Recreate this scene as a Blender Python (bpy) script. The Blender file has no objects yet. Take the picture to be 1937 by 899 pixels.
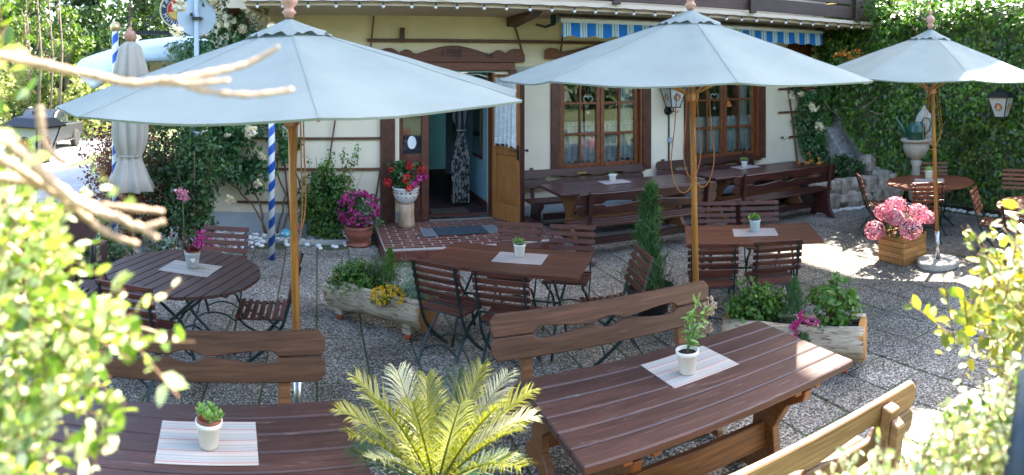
import bpy, bmesh, math, random
import numpy as np
from mathutils import Vector, Matrix
random.seed(7); rng = np.random.default_rng(11)
sc = bpy.context.scene
COL = sc.collection
PI = math.pi

# ------------------------------------------------------------------ camera (the photograph is a stitched cylindrical panorama)
F = 1230.0; YH = 138.0; H = 2.4
cam = bpy.data.cameras.new('camera'); camo = bpy.data.objects.new('camera', cam); COL.objects.link(camo)
sc.camera = camo
camo.location = (0, 0, H); camo.rotation_euler = (PI / 2, 0, 0)
cam.type = 'PANO'; cam.panorama_type = 'CENTRAL_CYLINDRICAL'
cam.central_cylindrical_radius = 1
cam.central_cylindrical_range_u_min = -968.5 / F; cam.central_cylindrical_range_u_max = 968.5 / F
cam.central_cylindrical_range_v_min = -(899 - YH) / F; cam.central_cylindrical_range_v_max = YH / F
cam.clip_start = 0.05; cam.clip_end = 600
cam.dof.use_dof = True; cam.dof.focus_distance = 5.5; cam.dof.aperture_fstop = 7.0

# ------------------------------------------------------------------ light
SUN_AZ = math.radians(49); SUN_EL = math.radians(50)      # azimuth from +Y towards +X
w = bpy.data.worlds.new('World'); sc.world = w; w.use_nodes = True
wn = w.node_tree.nodes; wl = w.node_tree.links
sky = wn.new('ShaderNodeTexSky'); sky.sky_type = 'NISHITA'; sky.sun_disc = False
sky.sun_elevation = SUN_EL; sky.sun_rotation = SUN_AZ; sky.air_density = 1.0; sky.dust_density = 2.4; sky.ozone_density = 0.6
bg = wn['Background']; bg.inputs['Strength'].default_value = 0.15
wl.new(sky.outputs[0], bg.inputs['Color'])
sl = bpy.data.lights.new('sun', 'SUN'); sl.energy = 4.2; sl.angle = math.radians(0.53); sl.color = (1.0, 0.93, 0.82)
so = bpy.data.objects.new('sun', sl); COL.objects.link(so)
sd = Vector((math.sin(SUN_AZ) * math.cos(SUN_EL), math.cos(SUN_AZ) * math.cos(SUN_EL), math.sin(SUN_EL)))
so.location = sd * 40; so.rotation_euler = (-sd).to_track_quat('-Z', 'Y').to_euler()
sc.view_settings.view_transform = 'Standard'; sc.view_settings.look = 'None'
sc.view_settings.exposure = 2.95; sc.view_settings.gamma = 1.0
sc.cycles.max_bounces = 8; sc.cycles.transparent_max_bounces = 12
sc.cycles.caustics_reflective = False; sc.cycles.caustics_refractive = False
sc.cycles.sample_clamp_indirect = 6

# ------------------------------------------------------------------ places
TH0 = 0.30; DW = 9.75
T_ = Vector((math.cos(TH0), math.sin(TH0), 0)); N_ = Vector((-math.sin(TH0), math.cos(TH0), 0))
def G(px, py, h=0.0):            # the point at height h that the photograph shows there
    r = F * (H - h) / (py - YH); t = (px - 968.5) / F
    return Vector((r * math.sin(t), r * math.cos(t), h))
def R_(px, r, z=0.0):            # a point at distance r in the direction of column px
    t = (px - 968.5) / F
    return Vector((r * math.sin(t), r * math.cos(t), z))
def Zat(py, r): return H - (py - YH) / F * r
def HF(u, v, z=0.0):             # house frame: u along the wall, v out from the wall
    return T_ * u + N_ * (DW - v) + Vector((0, 0, z))
HROT = TH0
def UW(px, v=0.0): return (DW - v) * math.tan((px - 968.5) / F + TH0)

# ------------------------------------------------------------------ materials
M = {}
def _new(name):
    m = bpy.data.materials.new(name); m.use_nodes = True; M[name] = m
    nt = m.node_tree; return m, nt, nt.nodes['Principled BSDF']
def nd(nt, t, **k):
    n = nt.nodes.new(t)
    for a, b in k.items():
        if a.startswith('i_'): n.inputs[a[2:].replace('_', ' ')].default_value = b
        else: setattr(n, a, b)
    return n
def ramp(nt, stops, interp='LINEAR'):
    r = nt.nodes.new('ShaderNodeValToRGB'); r.color_ramp.interpolation = interp
    e = r.color_ramp.elements
    while len(e) > len(stops): e.remove(e[-1])
    while len(e) < len(stops): e.new(0.5)
    for el, (p, c) in zip(e, stops): el.position = p; el.color = (*c, 1)
    return r
def mul(c, k): return tuple(min(1, x * k) for x in c)
def coords(nt, kind='Object', scale=(1, 1, 1), rnd=True):
    tc = nt.nodes.new('ShaderNodeTexCoord'); out = tc.outputs[kind]
    if kind == 'World':
        pass
    if rnd:
        oi = nt.nodes.new('ShaderNodeObjectInfo')
        ml = nd(nt, 'ShaderNodeMath', operation='MULTIPLY'); ml.inputs[1].default_value = 37.0
        nt.links.new(oi.outputs['Random'], ml.inputs[0])
        ad = nd(nt, 'ShaderNodeVectorMath', operation='ADD')
        nt.links.new(out, ad.inputs[0]); nt.links.new(ml.outputs[0], ad.inputs[1]); out = ad.outputs[0]
    mp = nt.nodes.new('ShaderNodeMapping'); mp.inputs['Scale'].default_value = scale
    nt.links.new(out, mp.inputs[0]); return mp.outputs[0]
def bump(nt, b, height, strength=0.3, dist=0.01):
    bp = nd(nt, 'ShaderNodeBump'); bp.inputs['Strength'].default_value = strength; bp.inputs['Distance'].default_value = dist
    nt.links.new(height, bp.inputs['Height']); nt.links.new(bp.outputs[0], b.inputs['Normal'])
def plain(name, col, rough=0.6, metal=0.0, var=0.12, vs=6.0, bmp=0.0, spec=0.5, coat=0.0):
    m, nt, b = _new(name)
    co = coords(nt)
    n = nd(nt, 'ShaderNodeTexNoise'); n.inputs['Scale'].default_value = vs; n.inputs['Detail'].default_value = 6
    nt.links.new(co, n.inputs[0])
    r = ramp(nt, [(0.3, mul(col, 1 - var)), (0.7, mul(col, 1 + var))]); nt.links.new(n.outputs[0], r.inputs[0])
    nt.links.new(r.outputs[0], b.inputs['Base Color'])
    b.inputs['Roughness'].default_value = rough; b.inputs['Metallic'].default_value = metal
    b.inputs['Specular IOR Level'].default_value = spec; b.inputs['Coat Weight'].default_value = coat
    if bmp:
        n2 = nd(nt, 'ShaderNodeTexNoise'); n2.inputs['Scale'].default_value = vs * 8; nt.links.new(co, n2.inputs[0])
        bump(nt, b, n2.outputs[0], bmp, 0.01)
    return m
def wood(name, dark, light, rough=0.45, gs=(1.5, 22, 22), wear=0.0, wearcol=(.45, .38, .33), coat=0.0, bmp=0.25, knots=False):
    m, nt, b = _new(name)
    co = coords(nt, scale=gs)
    n = nd(nt, 'ShaderNodeTexNoise'); n.inputs['Scale'].default_value = 2.2; n.inputs['Detail'].default_value = 9; n.inputs['Distortion'].default_value = 0.6
    nt.links.new(co, n.inputs[0])
    r = ramp(nt, [(0.32, dark), (0.55, tuple((a + c) / 2 for a, c in zip(dark, light))), (0.72, light)])
    nt.links.new(n.outputs[0], r.inputs[0]); out = r.outputs[0]
    oi = nt.nodes.new('ShaderNodeObjectInfo')
    hs = nd(nt, 'ShaderNodeHueSaturation'); mr = nd(nt, 'ShaderNodeMapRange'); mr.inputs[3].default_value = 0.78; mr.inputs[4].default_value = 1.22
    nt.links.new(oi.outputs['Random'], mr.inputs[0]); nt.links.new(mr.outputs[0], hs.inputs['Value']); nt.links.new(out, hs.inputs['Color']); out = hs.outputs[0]
    if wear:
        co2 = coords(nt, scale=(3.2, 30, 30))
        n2 = nd(nt, 'ShaderNodeTexNoise'); n2.inputs['Scale'].default_value = 1.6; n2.inputs['Detail'].default_value = 8; n2.inputs['Roughness'].default_value = .7
        nt.links.new(co2, n2.inputs[0])
        r2 = ramp(nt, [(0.60, (0, 0, 0)), (0.74, (wear, wear, wear))]); nt.links.new(n2.outputs[0], r2.inputs[0])
        mx = nd(nt, 'ShaderNodeMix', data_type='RGBA'); nt.links.new(r2.outputs[0], mx.inputs[0])
        nt.links.new(out, mx.inputs[6]); mx.inputs[7].default_value = (*wearcol, 1); out = mx.outputs[2]
    nt.links.new(out, b.inputs['Base Color'])
    rr = nd(nt, 'ShaderNodeMapRange'); rr.inputs[3].default_value = rough - .08; rr.inputs[4].default_value = rough + .15
    nt.links.new(n.outputs[0], rr.inputs[0]); nt.links.new(rr.outputs[0], b.inputs['Roughness'])
    b.inputs['Coat Weight'].default_value = coat; b.inputs['Coat Roughness'].default_value = 0.25
    bump(nt, b, n.outputs[0], bmp, 0.004)
    return m
def leafmat(name, cols, rough=0.42, trans=0.35, spec=0.5, tcol=None):
    m, nt, b = _new(name)
    g = nt.nodes.new('ShaderNodeNewGeometry')
    k = len(cols); r = ramp(nt, [(i / max(1, k - 1) if k > 1 else 0, c) for i, c in enumerate(cols)])
    nt.links.new(g.outputs['Random Per Island'], r.inputs[0])
    co = coords(nt, rnd=False); n = nd(nt, 'ShaderNodeTexNoise'); n.inputs['Scale'].default_value = 1.7
    nt.links.new(co, n.inputs[0])
    hs = nd(nt, 'ShaderNodeHueSaturation'); mr = nd(nt, 'ShaderNodeMapRange'); mr.inputs[1].default_value = .3; mr.inputs[2].default_value = .7; mr.inputs[3].default_value = 0.65; mr.inputs[4].default_value = 1.35
    nt.links.new(n.outputs[0], mr.inputs[0]); nt.links.new(mr.outputs[0], hs.inputs['Value']); nt.links.new(r.outputs[0], hs.inputs['Color'])
    nt.links.new(hs.outputs[0], b.inputs['Base Color'])
    b.inputs['Roughness'].default_value = rough; b.inputs['Specular IOR Level'].default_value = spec
    t = nt.nodes.new('ShaderNodeBsdfTranslucent')
    tm = nd(nt, 'ShaderNodeMix', data_type='RGBA', blend_type='MULTIPLY'); tm.inputs[0].default_value = 1
    nt.links.new(hs.outputs[0], tm.inputs[6]); tm.inputs[7].default_value = (*(tcol or (1.5, 1.7, .6)), 1); nt.links.new(tm.outputs[2], t.inputs[0])
    mx = nt.nodes.new('ShaderNodeMixShader'); mx.inputs[0].default_value = trans
    nt.links.new(b.outputs[0], mx.inputs[1]); nt.links.new(t.outputs[0], mx.inputs[2])
    nt.links.new(mx.outputs[0], nt.nodes['Material Output'].inputs['Surface'])
    return m
def aggregate(name, scale, cols, moss=0.0, rough=0.75, bs=0.6):
    m, nt, b = _new(name)
    g = nt.nodes.new('ShaderNodeNewGeometry')
    v = nd(nt, 'ShaderNodeTexVoronoi'); v.inputs['Scale'].default_value = scale; v.inputs['Randomness'].default_value = 1
    nt.links.new(g.outputs['Position'], v.inputs['Vector'])
    sp = nt.nodes.new('ShaderNodeSeparateColor'); nt.links.new(v.outputs['Color'], sp.inputs[0])
    r = ramp(nt, [(i / (len(cols)), c) for i, c in enumerate(cols)], 'CONSTANT'); nt.links.new(sp.outputs[0], r.inputs[0])
    d = ramp(nt, [(0.0, (1, 1, 1)), (0.45, (.8, .8, .8)), (0.75, (.22, .2, .18))]); nt.links.new(v.outputs['Distance'], d.inputs[0])
    mx = nd(nt, 'ShaderNodeMix', data_type='RGBA', blend_type='MULTIPLY'); mx.inputs[0].default_value = 1
    nt.links.new(r.outputs[0], mx.inputs[6]); nt.links.new(d.outputs[0], mx.inputs[7])
    n = nd(nt, 'ShaderNodeTexNoise'); n.inputs['Scale'].default_value = 1.3; n.inputs['Detail'].default_value = 5; nt.links.new(g.outputs['Position'], n.inputs['Vector'])
    r3 = ramp(nt, [(0.3, (.62, .6, .58)), (0.65, (1.1, 1.1, 1.1))]); nt.links.new(n.outputs[0], r3.inputs[0])
    m2 = nd(nt, 'ShaderNodeMix', data_type='RGBA', blend_type='MULTIPLY'); m2.inputs[0].default_value = 1
    nt.links.new(mx.outputs[2], m2.inputs[6]); nt.links.new(r3.outputs[0], m2.inputs[7]); out = m2.outputs[2]
    oi = nt.nodes.new('ShaderNodeObjectInfo'); hs = nd(nt, 'ShaderNodeHueSaturation'); mr = nd(nt, 'ShaderNodeMapRange'); mr.inputs[3].default_value = .80; mr.inputs[4].default_value = 1.15
    nt.links.new(oi.outputs['Random'], mr.inputs[0]); nt.links.new(mr.outputs[0], hs.inputs['Value']); nt.links.new(out, hs.inputs['Color']); out = hs.outputs[0]
    if moss:
        n2 = nd(nt, 'ShaderNodeTexNoise'); n2.inputs['Scale'].default_value = 6; nt.links.new(g.outputs['Position'], n2.inputs['Vector'])
        r4 = ramp(nt, [(0.45, (0, 0, 0)), (0.6, (moss,) * 3)]); nt.links.new(n2.outputs[0], r4.inputs[0])
        m3 = nd(nt, 'ShaderNodeMix', data_type='RGBA'); nt.links.new(r4.outputs[0], m3.inputs[0]); nt.links.new(out, m3.inputs[6]); m3.inputs[7].default_value = (.05, .075, .02, 1); out = m3.outputs[2]
    nt.links.new(out, b.inputs['Base Color']); b.inputs['Roughness'].default_value = rough
    bump(nt, b, d.outputs[0], bs, 0.006)
    return m

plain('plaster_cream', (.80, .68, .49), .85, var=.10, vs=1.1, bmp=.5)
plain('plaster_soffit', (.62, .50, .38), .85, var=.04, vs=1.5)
plain('plinth_grey', (.38, .42, .43), .8, var=.08)
plain('interior_blue', (.34, .60, .68), .8, var=.05)
plain('interior_dark', (.035, .03, .03), .8)
plain('interior_brown', (.16, .075, .035), .7)
plain('iron', (.012, .016, .015), .38, var=.3, vs=30, spec=.5)
plain('iron_green', (.008, .028, .028), .35, var=.3, vs=30)
plain('black_plastic', (.018, .018, .02), .4)
plain('steel', (.55, .55, .54), .28, metal=1.0, var=.06)
plain('grey_paint', (.42, .50, .56), .45, var=.03)
plain('white_ceramic', (.72, .70, .64), .25, coat=.5, var=.04)
plain('cream_pot', (.74, .68, .55), .5, var=.06)
plain('grey_pot', (.42, .42, .42), .8, var=.15, vs=25)
plain('pale_blue_pot', (.50, .60, .62), .5, var=.06)
plain('terracotta', (.27, .085, .05), .75, var=.2, vs=9, bmp=.1)
plain('concrete', (.40, .38, .34), .85, var=.18, vs=22, bmp=.35)
plain('white_paint', (.8, .8, .78), .4)
plain('asphalt', (.30, .30, .30), .85, var=.15, vs=4)
plain('car_paint', (.006, .007, .011), .5, coat=.1, var=.02, spec=.6)
plain('tyre', (.015, .015, .015), .8)
plain('rim_metal', (.25, .25, .27), .3, metal=.9)
plain('car_glass', (.02, .03, .035), .05, coat=1)
plain('chrome', (.7, .7, .7), .12, metal=1)
plain('tail_light', (.4, .02, .015), .2, coat=1)
plain('paint_blue', (.008, .075, .40), .35, coat=.3, var=.1)
plain('paint_white', (.74, .76, .76), .35, coat=.3, var=.06)
plain('brass', (.55, .40, .16), .35, metal=1)
plain('gold_ball', (.62, .48, .26), .35, metal=.7)
plain('rope', (.42, .17, .06), .8, var=.2, vs=60)
plain('black_enamel', (.008, .009, .013), .5, coat=.1)
plain('frosted_glass', (.50, .50, .47), .35, var=.03)
plain('logo_blue', (.008, .03, .09), .5); plain('logo_red', (.50, .02, .02), .5); plain('logo_gold', (.62, .42, .10), .5); plain('logo_white', (.8, .8, .76), .5)
plain('canopy_metal', (.50, .58, .64), .35, var=.03)
plain('stone_urn', (.42, .40, .36), .8, var=.2, vs=14, bmp=.3)
plain('rough_render', (.27, .26, .24), .95, var=.35, vs=14, bmp=.7)
plain('rock', (.40, .33, .26), .92, var=.45, vs=9, bmp=1.2)
plain('pebble_white', (.72, .71, .68), .7, var=.12)
plain('can_green', (.012, .085, .065), .35, coat=.3)
plain('soil', (.035, .022, .014), .95, var=.4, vs=60, bmp=.8)
plain('bark_mulch', (.10, .045, .025), .95, var=.5, vs=70, bmp=1)
plain('stem_brown', (.16, .085, .045), .8, var=.3, vs=20)
plain('stem_green', (.09, .13, .04), .7)
plain('branch_bark', (.44, .30, .20), .75, var=.25, vs=30, bmp=.5)
plain('trunk_grey', (.13, .10, .075), .9, var=.3, vs=12, bmp=.6)
plain('navy_bag', (.012, .022, .05), .7); plain('lime', (.28, .42, .03), .7)
plain('rubber_mat', (.03, .055, .07), .9, var=.3, vs=90, bmp=.6); plain('mat_grey', (.20, .22, .23), .9, var=.25, vs=60)
plain('door_mat_brown', (.10, .07, .055), .95, var=.3, vs=70)
plain('carpet_wine', (.045, .018, .02), .95)
plain('orange_rubber', (.60, .09, .02), .5)
plain('toadstool_blue', (.06, .30, .38), .35, coat=.4)
plain('bulb_glass', (.60, .60, .56), .12, coat=1)
plain('night_blue_post', (.02, .035, .055), .5)
plain('grout', (.42, .38, .33), .9, var=.12)
plain('red_cloth', (.25, .02, .02), .9)
plain('socket_grey', (.35, .4, .42), .5)
plain('heart_wood', (.07, .03, .03), .6)
wood('stain_brown', (.036, .0145, .011), (.085, .035, .026), .48, wear=.5, coat=.0)
wood('bench_brown', (.060, .022, .011), (.145, .058, .028), .45, wear=.18, coat=.08)
wood('stain_dark', (.028, .007, .006), (.085, .024, .018), .33, coat=.25)
wood('slat_brown', (.065, .016, .010), (.155, .045, .028), .45, coat=.08)
wood('slab_brown', (.105, .030, .014), (.165, .055, .028), .45, gs=(1.2, 60, 60), coat=.15, bmp=.35)
wood('under_wood', (.12, .045, .014), (.28, .115, .035), .5)
wood('pole_wood', (.30, .115, .02), (.50, .23, .05), .38, gs=(20, 20, 1.0), coat=.4)
wood('window_wood', (.12, .030, .009), (.26, .080, .022), .42, gs=(8, 8, 8), coat=.15)
wood('frame_wood', (.05, .014, .007), (.14, .042, .018), .45, gs=(6, 6, 3))
wood('door_wood', (.24, .085, .018), (.48, .20, .05), .42, gs=(20, 20, 1.6), coat=.3)
wood('balcony_wood', (.028, .014, .010), (.085, .042, .030), .55)
wood('lintel_wood', (.09, .024, .010), (.21, .065, .028), .5)
wood('planter_wood', (.30, .12, .03), (.58, .29, .09), .5, gs=(2.5, 25, 25))
wood('planter_pale', (.34, .21, .12), (.62, .46, .30), .6, gs=(9, 9, 1.5))
wood('slat_sunwarm', (.12, .032, .014), (.28, .085, .040), .45, coat=.08)  # brown slat wood reddened to stand in for warm sunlight by the ivy
wood('bench_tan', (.17, .08, .03), (.42, .22, .095), .5, wear=.3)
wood('finial_wood', (.42, .20, .14), (.60, .34, .25), .55, gs=(10, 10, 5))
wood('trellis_wood', (.08, .03, .015), (.17, .07, .035), .6)
wood('garden_board', (.30, .13, .06), (.50, .24, .12), .6)
leafmat('leaf_ivy', [(.04, .10, .025), (.15, .26, .03), (.03, .085, .025), (.06, .15, .03), (.09, .19, .03), (.14, .25, .03), (.025, .075, .03), (.22, .32, .04)], .32, .3)
leafmat('leaf_rose', [(.03, .085, .03), (.05, .13, .04), (.08, .18, .04)], .4, .2)
leafmat('leaf_dark', [(.02, .055, .018), (.04, .10, .028), (.07, .14, .03)], .45, .2)
leafmat('leaf_bush', [(.04, .10, .02), (.08, .18, .03), (.14, .25, .035)], .45, .3)
leafmat('leaf_cypress', [(.03, .10, .03), (.05, .15, .04), (.09, .20, .05)], .6, .15)
leafmat('leaf_tree', [(.03, .07, .018), (.06, .12, .02), (.12, .19, .03), (.20, .26, .05)], .5, .4)
leafmat('leaf_tree_dark', [(.015, .04, .012), (.03, .07, .018), (.06, .11, .02)], .5, .3)
leafmat('leaf_hedge', [(.20, .24, .05), (.32, .32, .09), (.12, .18, .04)], .6, .35)
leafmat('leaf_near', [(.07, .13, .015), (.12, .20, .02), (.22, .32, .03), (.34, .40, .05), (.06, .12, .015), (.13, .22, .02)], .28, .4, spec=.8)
leafmat('leaf_pale_glare', [(.28, .34, .10), (.55, .56, .36), (.70, .70, .52), (.20, .28, .06)], .3, .35)  # whitish leaf tones stand in for sun glare on the near shrubs
leafmat('leaf_right', [(.10, .16, .02), (.25, .28, .03), (.42, .36, .04), (.50, .40, .06), (.07, .13, .02)], .35, .4)
leafmat('leaf_barberry', [(.10, .025, .022), (.18, .05, .035), (.24, .10, .06), (.07, .06, .025)], .5, .25, tcol=(1.6, .8, .6))
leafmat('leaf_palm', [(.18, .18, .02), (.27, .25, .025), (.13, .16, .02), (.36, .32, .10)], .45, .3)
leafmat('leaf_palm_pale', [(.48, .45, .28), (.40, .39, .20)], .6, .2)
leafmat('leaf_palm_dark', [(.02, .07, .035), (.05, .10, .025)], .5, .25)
leafmat('leaf_succulent', [(.16, .30, .06), (.24, .40, .10), (.32, .45, .12)], .4, .2)
leafmat('leaf_grey', [(.22, .32, .24), (.32, .42, .30), (.14, .24, .16)], .6, .2)
leafmat('leaf_redsucc', [(.12, .015, .015), (.20, .03, .025)], .5, .1, tcol=(1, .5, .5))
leafmat('grass_blade', [(.05, .10, .02), (.09, .15, .03), (.14, .19, .04)], .6, .3)
pk = (1, .9, .9)
leafmat('petal_pink', [(.60, .14, .24), (.76, .28, .38), (.82, .48, .52), (.58, .10, .20), (.86, .66, .62)], .6, .2, tcol=pk)
leafmat('petal_magenta', [(.45, .02, .16), (.60, .05, .28), (.30, .015, .12)], .6, .2, tcol=pk)
leafmat('petal_red', [(.50, .008, .01), (.65, .02, .02)], .6, .15, tcol=pk)
leafmat('petal_yellow', [(.75, .45, .01), (.85, .60, .03)], .6, .2, tcol=pk)
leafmat('petal_cream', [(.80, .72, .45), (.85, .80, .62), (.78, .62, .30)], .6, .2, tcol=pk)
leafmat('petal_white', [(.75, .75, .72), (.65, .50, .52)], .6, .2, tcol=pk)
leafmat('petal_orange', [(.70, .20, .02), (.75, .35, .06)], .6, .2, tcol=pk)
leafmat('petal_dry', [(.50, .38, .26), (.40, .22, .16), (.62, .52, .38)], .8, .1, tcol=pk)
AGG = [(.12, .112, .098), (.25, .23, .20), (.38, .355, .31), (.48, .43, .36), (.32, .25, .18), (.60, .56, .48), (.20, .19, .17), (.72, .68, .60), (.42, .39, .33)]
aggregate('paver_stone', 78, AGG, moss=.0)
aggregate('joint_moss', 90, [(.10, .10, .06), (.13, .14, .07), (.09, .14, .03), (.13, .18, .04)], moss=.6)
aggregate('gravel', 60, AGG, moss=.12, bs=.9)

aggregate('gravel_white', 45, [(.62, .62, .60), (.45, .44, .42), (.30, .29, .28), (.70, .69, .66)], bs=.9)
def tiles_mat():
    m, nt, b = _new('tile_clay')
    co = coords(nt)
    n = nd(nt, 'ShaderNodeTexNoise'); n.inputs['Scale'].default_value = 9; n.inputs['Detail'].default_value = 6; nt.links.new(co, n.inputs[0])
    r = ramp(nt, [(.3, (.085, .026, .018)), (.7, (.17, .055, .035))]); nt.links.new(n.outputs[0], r.inputs[0])
    oi = nt.nodes.new('ShaderNodeObjectInfo'); hs = nd(nt, 'ShaderNodeHueSaturation'); mr = nd(nt, 'ShaderNodeMapRange'); mr.inputs[3].default_value = .75; mr.inputs[4].default_value = 1.3
    nt.links.new(oi.outputs['Random'], mr.inputs[0]); nt.links.new(mr.outputs[0], hs.inputs['Value']); nt.links.new(r.outputs[0], hs.inputs['Color']); nt.links.new(hs.outputs[0], b.inputs['Base Color'])
    b.inputs['Roughness'].default_value = .42
tiles_mat()
def log_mat():
    m, nt, b = _new('log_wood')
    co = coords(nt, scale=(2.6, 20, 20))
    n = nd(nt, 'ShaderNodeTexNoise'); n.inputs['Scale'].default_value = 2.5; n.inputs['Detail'].default_value = 9; n.inputs['Distortion'].default_value = 1.0; nt.links.new(co, n.inputs[0])
    r = ramp(nt, [(.30, (.10, .07, .05)), (.40, (.32, .24, .16)), (.52, (.46, .37, .26)), (.75, (.55, .46, .34))]); nt.links.new(n.outputs[0], r.inputs[0])
    nt.links.new(r.outputs[0], b.inputs['Base Color']); b.inputs['Roughness'].default_value = .75; bump(nt, b, n.outputs[0], .5, .01)
log_mat()
def stripes(name, axis, period, stops, rough=.85, trans=0.0, offset=0.0):
    m, nt, b = _new(name)
    tc = nt.nodes.new('ShaderNodeTexCoord'); sp = nt.nodes.new('ShaderNodeSeparateXYZ'); nt.links.new(tc.outputs['Object'], sp.inputs[0])
    a = nd(nt, 'ShaderNodeMath', operation='MULTIPLY_ADD'); a.inputs[1].default_value = 1 / period; a.inputs[2].default_value = offset + 50; nt.links.new(sp.outputs[axis], a.inputs[0])
    f = nd(nt, 'ShaderNodeMath', operation='FRACT'); nt.links.new(a.outputs[0], f.inputs[0])
    r = ramp(nt, stops, 'CONSTANT'); nt.links.new(f.outputs[0], r.inputs[0]); nt.links.new(r.outputs[0], b.inputs['Base Color'])
    b.inputs['Roughness'].default_value = rough
    w_ = nd(nt, 'ShaderNodeTexNoise'); w_.inputs['Scale'].default_value = 400; nt.links.new(tc.outputs['Object'], w_.inputs[0]); bump(nt, b, w_.outputs[0], .25, .001)
    if trans:
        t = nt.nodes.new('ShaderNodeBsdfTranslucent'); nt.links.new(r.outputs[0], t.inputs[0])
        mx = nt.nodes.new('ShaderNodeMixShader'); mx.inputs[0].default_value = trans; nt.links.new(b.outputs[0], mx.inputs[1]); nt.links.new(t.outputs[0], mx.inputs[2]); nt.links.new(mx.outputs[0], nt.nodes['Material Output'].inputs['Surface'])
cr = (.40, .37, .31); bl = (.27, .29, .29); rd = (.38, .12, .13)
stripes('placemat_cloth', 1, .085, [(0, cr), (.18, rd), (.25, cr), (.33, bl), (.40, cr), (.48, bl), (.56, cr), (.70, bl), (.78, cr), (.9, (.50, .36, .34))])
stripes('placemat_pale', 1, .06, [(0, (.46, .40, .38)), (.2, (.48, .30, .29)), (.3, (.46, .41, .39)), (.6, (.42, .34, .33)), (.75, (.47, .42, .40))])
aw = (.008, .16, .50)
stripes('awning_cloth', 0, .26, [(0, aw), (.42, (.35, .52, .42)), (.50, (.62, .68, .60)), (.57, aw), (.63, (.66, .70, .62)), (.70, (.30, .48, .42)), (.80, (.62, .68, .60)), (.86, aw)], trans=.3)
def fabric(name, col, trans=.3, fold=0.0):
    m, nt, b = _new(name)
    co = coords(nt, rnd=False); n = nd(nt, 'ShaderNodeTexNoise'); n.inputs['Scale'].default_value = 3; n.inputs['Detail'].default_value = 5; nt.links.new(co, n.inputs[0])
    r = ramp(nt, [(.3, mul(col, .93)), (.7, mul(col, 1.04))]); nt.links.new(n.outputs[0], r.inputs[0]); nt.links.new(r.outputs[0], b.inputs['Base Color'])
    b.inputs['Roughness'].default_value = .9; b.inputs['Specular IOR Level'].default_value = .2
    n2 = nd(nt, 'ShaderNodeTexNoise'); n2.inputs['Scale'].default_value = 500; nt.links.new(co, n2.inputs[0]); bump(nt, b, n2.outputs[0], .12, .001)
    n3 = nd(nt, 'ShaderNodeTexNoise'); n3.inputs['Scale'].default_value = 2.6; n3.inputs['Detail'].default_value = 2; n3.inputs['Distortion'].default_value = 1.2; nt.links.new(co, n3.inputs[0])
    b3 = nd(nt, 'ShaderNodeBump'); b3.inputs['Strength'].default_value = .35; b3.inputs['Distance'].default_value = .04; nt.links.new(n3.outputs[0], b3.inputs['Height']); nt.links.new(b3.outputs[0], b.inputs['Normal'])
    t = nt.nodes.new('ShaderNodeBsdfTranslucent'); nt.links.new(r.outputs[0], t.inputs[0])
    mx = nt.nodes.new('ShaderNodeMixShader'); mx.inputs[0].default_value = trans; nt.links.new(b.outputs[0], mx.inputs[1]); nt.links.new(t.outputs[0], mx.inputs[2]); nt.links.new(mx.outputs[0], nt.nodes['Material Output'].inputs['Surface'])
fabric('canvas_cream', (.31, .36, .34), .26)
fabric('canvas_ecru', (.50, .46, .39), .2)
fabric('lace_solid', (.85, .87, .87), .4)
fabric('drape_pattern', (.45, .42, .38), .1)
def lace():
    m, nt, b = _new('lace')
    co = coords(nt, rnd=False); v = nd(nt, 'ShaderNodeTexVoronoi'); v.inputs['Scale'].default_value = 60; nt.links.new(co, v.inputs['Vector'])
    n = nd(nt, 'ShaderNodeTexNoise'); n.inputs['Scale'].default_value = 9; nt.links.new(co, n.inputs[0])
    ad = nd(nt, 'ShaderNodeMath', operation='MULTIPLY_ADD'); ad.inputs[1].default_value = .5; nt.links.new(v.outputs['Distance'], ad.inputs[0]); nt.links.new(n.outputs[0], ad.inputs[2])
    r = ramp(nt, [(.45, (.97,) * 3), (.85, (.68,) * 3)]); nt.links.new(ad.outputs[0], r.inputs[0])
    b.inputs['Base Color'].default_value = (.78, .80, .80, 1); b.inputs['Roughness'].default_value = .9
    tr = nt.nodes.new('ShaderNodeBsdfTransparent'); mx = nt.nodes.new('ShaderNodeMixShader'); nt.links.new(r.outputs[0], mx.inputs[0]); nt.links.new(tr.outputs[0], mx.inputs[1]); nt.links.new(b.outputs[0], mx.inputs[2])
    nt.links.new(mx.outputs[0], nt.nodes['Material Output'].inputs['Surface'])
lace()
def drape():
    m, nt, b = _new('drape_cloth')
    co = coords(nt, rnd=False); v = nd(nt, 'ShaderNodeTexNoise'); v.inputs['Scale'].default_value = 14; v.inputs['Detail'].default_value = 3; nt.links.new(co, v.inputs[0])
    r = ramp(nt, [(.46, (.03, .035, .05)), (.54, (.42, .40, .36))]); nt.links.new(v.outputs[0], r.inputs[0]); nt.links.new(r.outputs[0], b.inputs['Base Color']); b.inputs['Roughness'].default_value = .8
drape()
stripes('drape_stripe', 0, .10, [(0, (.03, .035, .06)), (.5, (.24, .23, .23))])
def glass():
    m, nt, b = _new('window_glass')
    gl = nt.nodes.new('ShaderNodeBsdfGlossy'); gl.inputs['Roughness'].default_value = .01; gl.inputs['Color'].default_value = (.95, .97, 1, 1)
    tr = nt.nodes.new('ShaderNodeBsdfTransparent'); tr.inputs['Color'].default_value = (.90, .93, .93, 1)
    fr = nt.nodes.new('ShaderNodeFresnel'); fr.inputs['IOR'].default_value = 1.6
    ad = nd(nt, 'ShaderNodeMath', operation='ADD'); ad.inputs[1].default_value = .0; nt.links.new(fr.outputs[0], ad.inputs[0])
    mx = nt.nodes.new('ShaderNodeMixShader'); nt.links.new(ad.outputs[0], mx.inputs[0]); nt.links.new(tr.outputs[0], mx.inputs[1]); nt.links.new(gl.outputs[0], mx.inputs[2])
    nt.links.new(mx.outputs[0], nt.nodes['Material Output'].inputs['Surface'])
glass()
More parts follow.
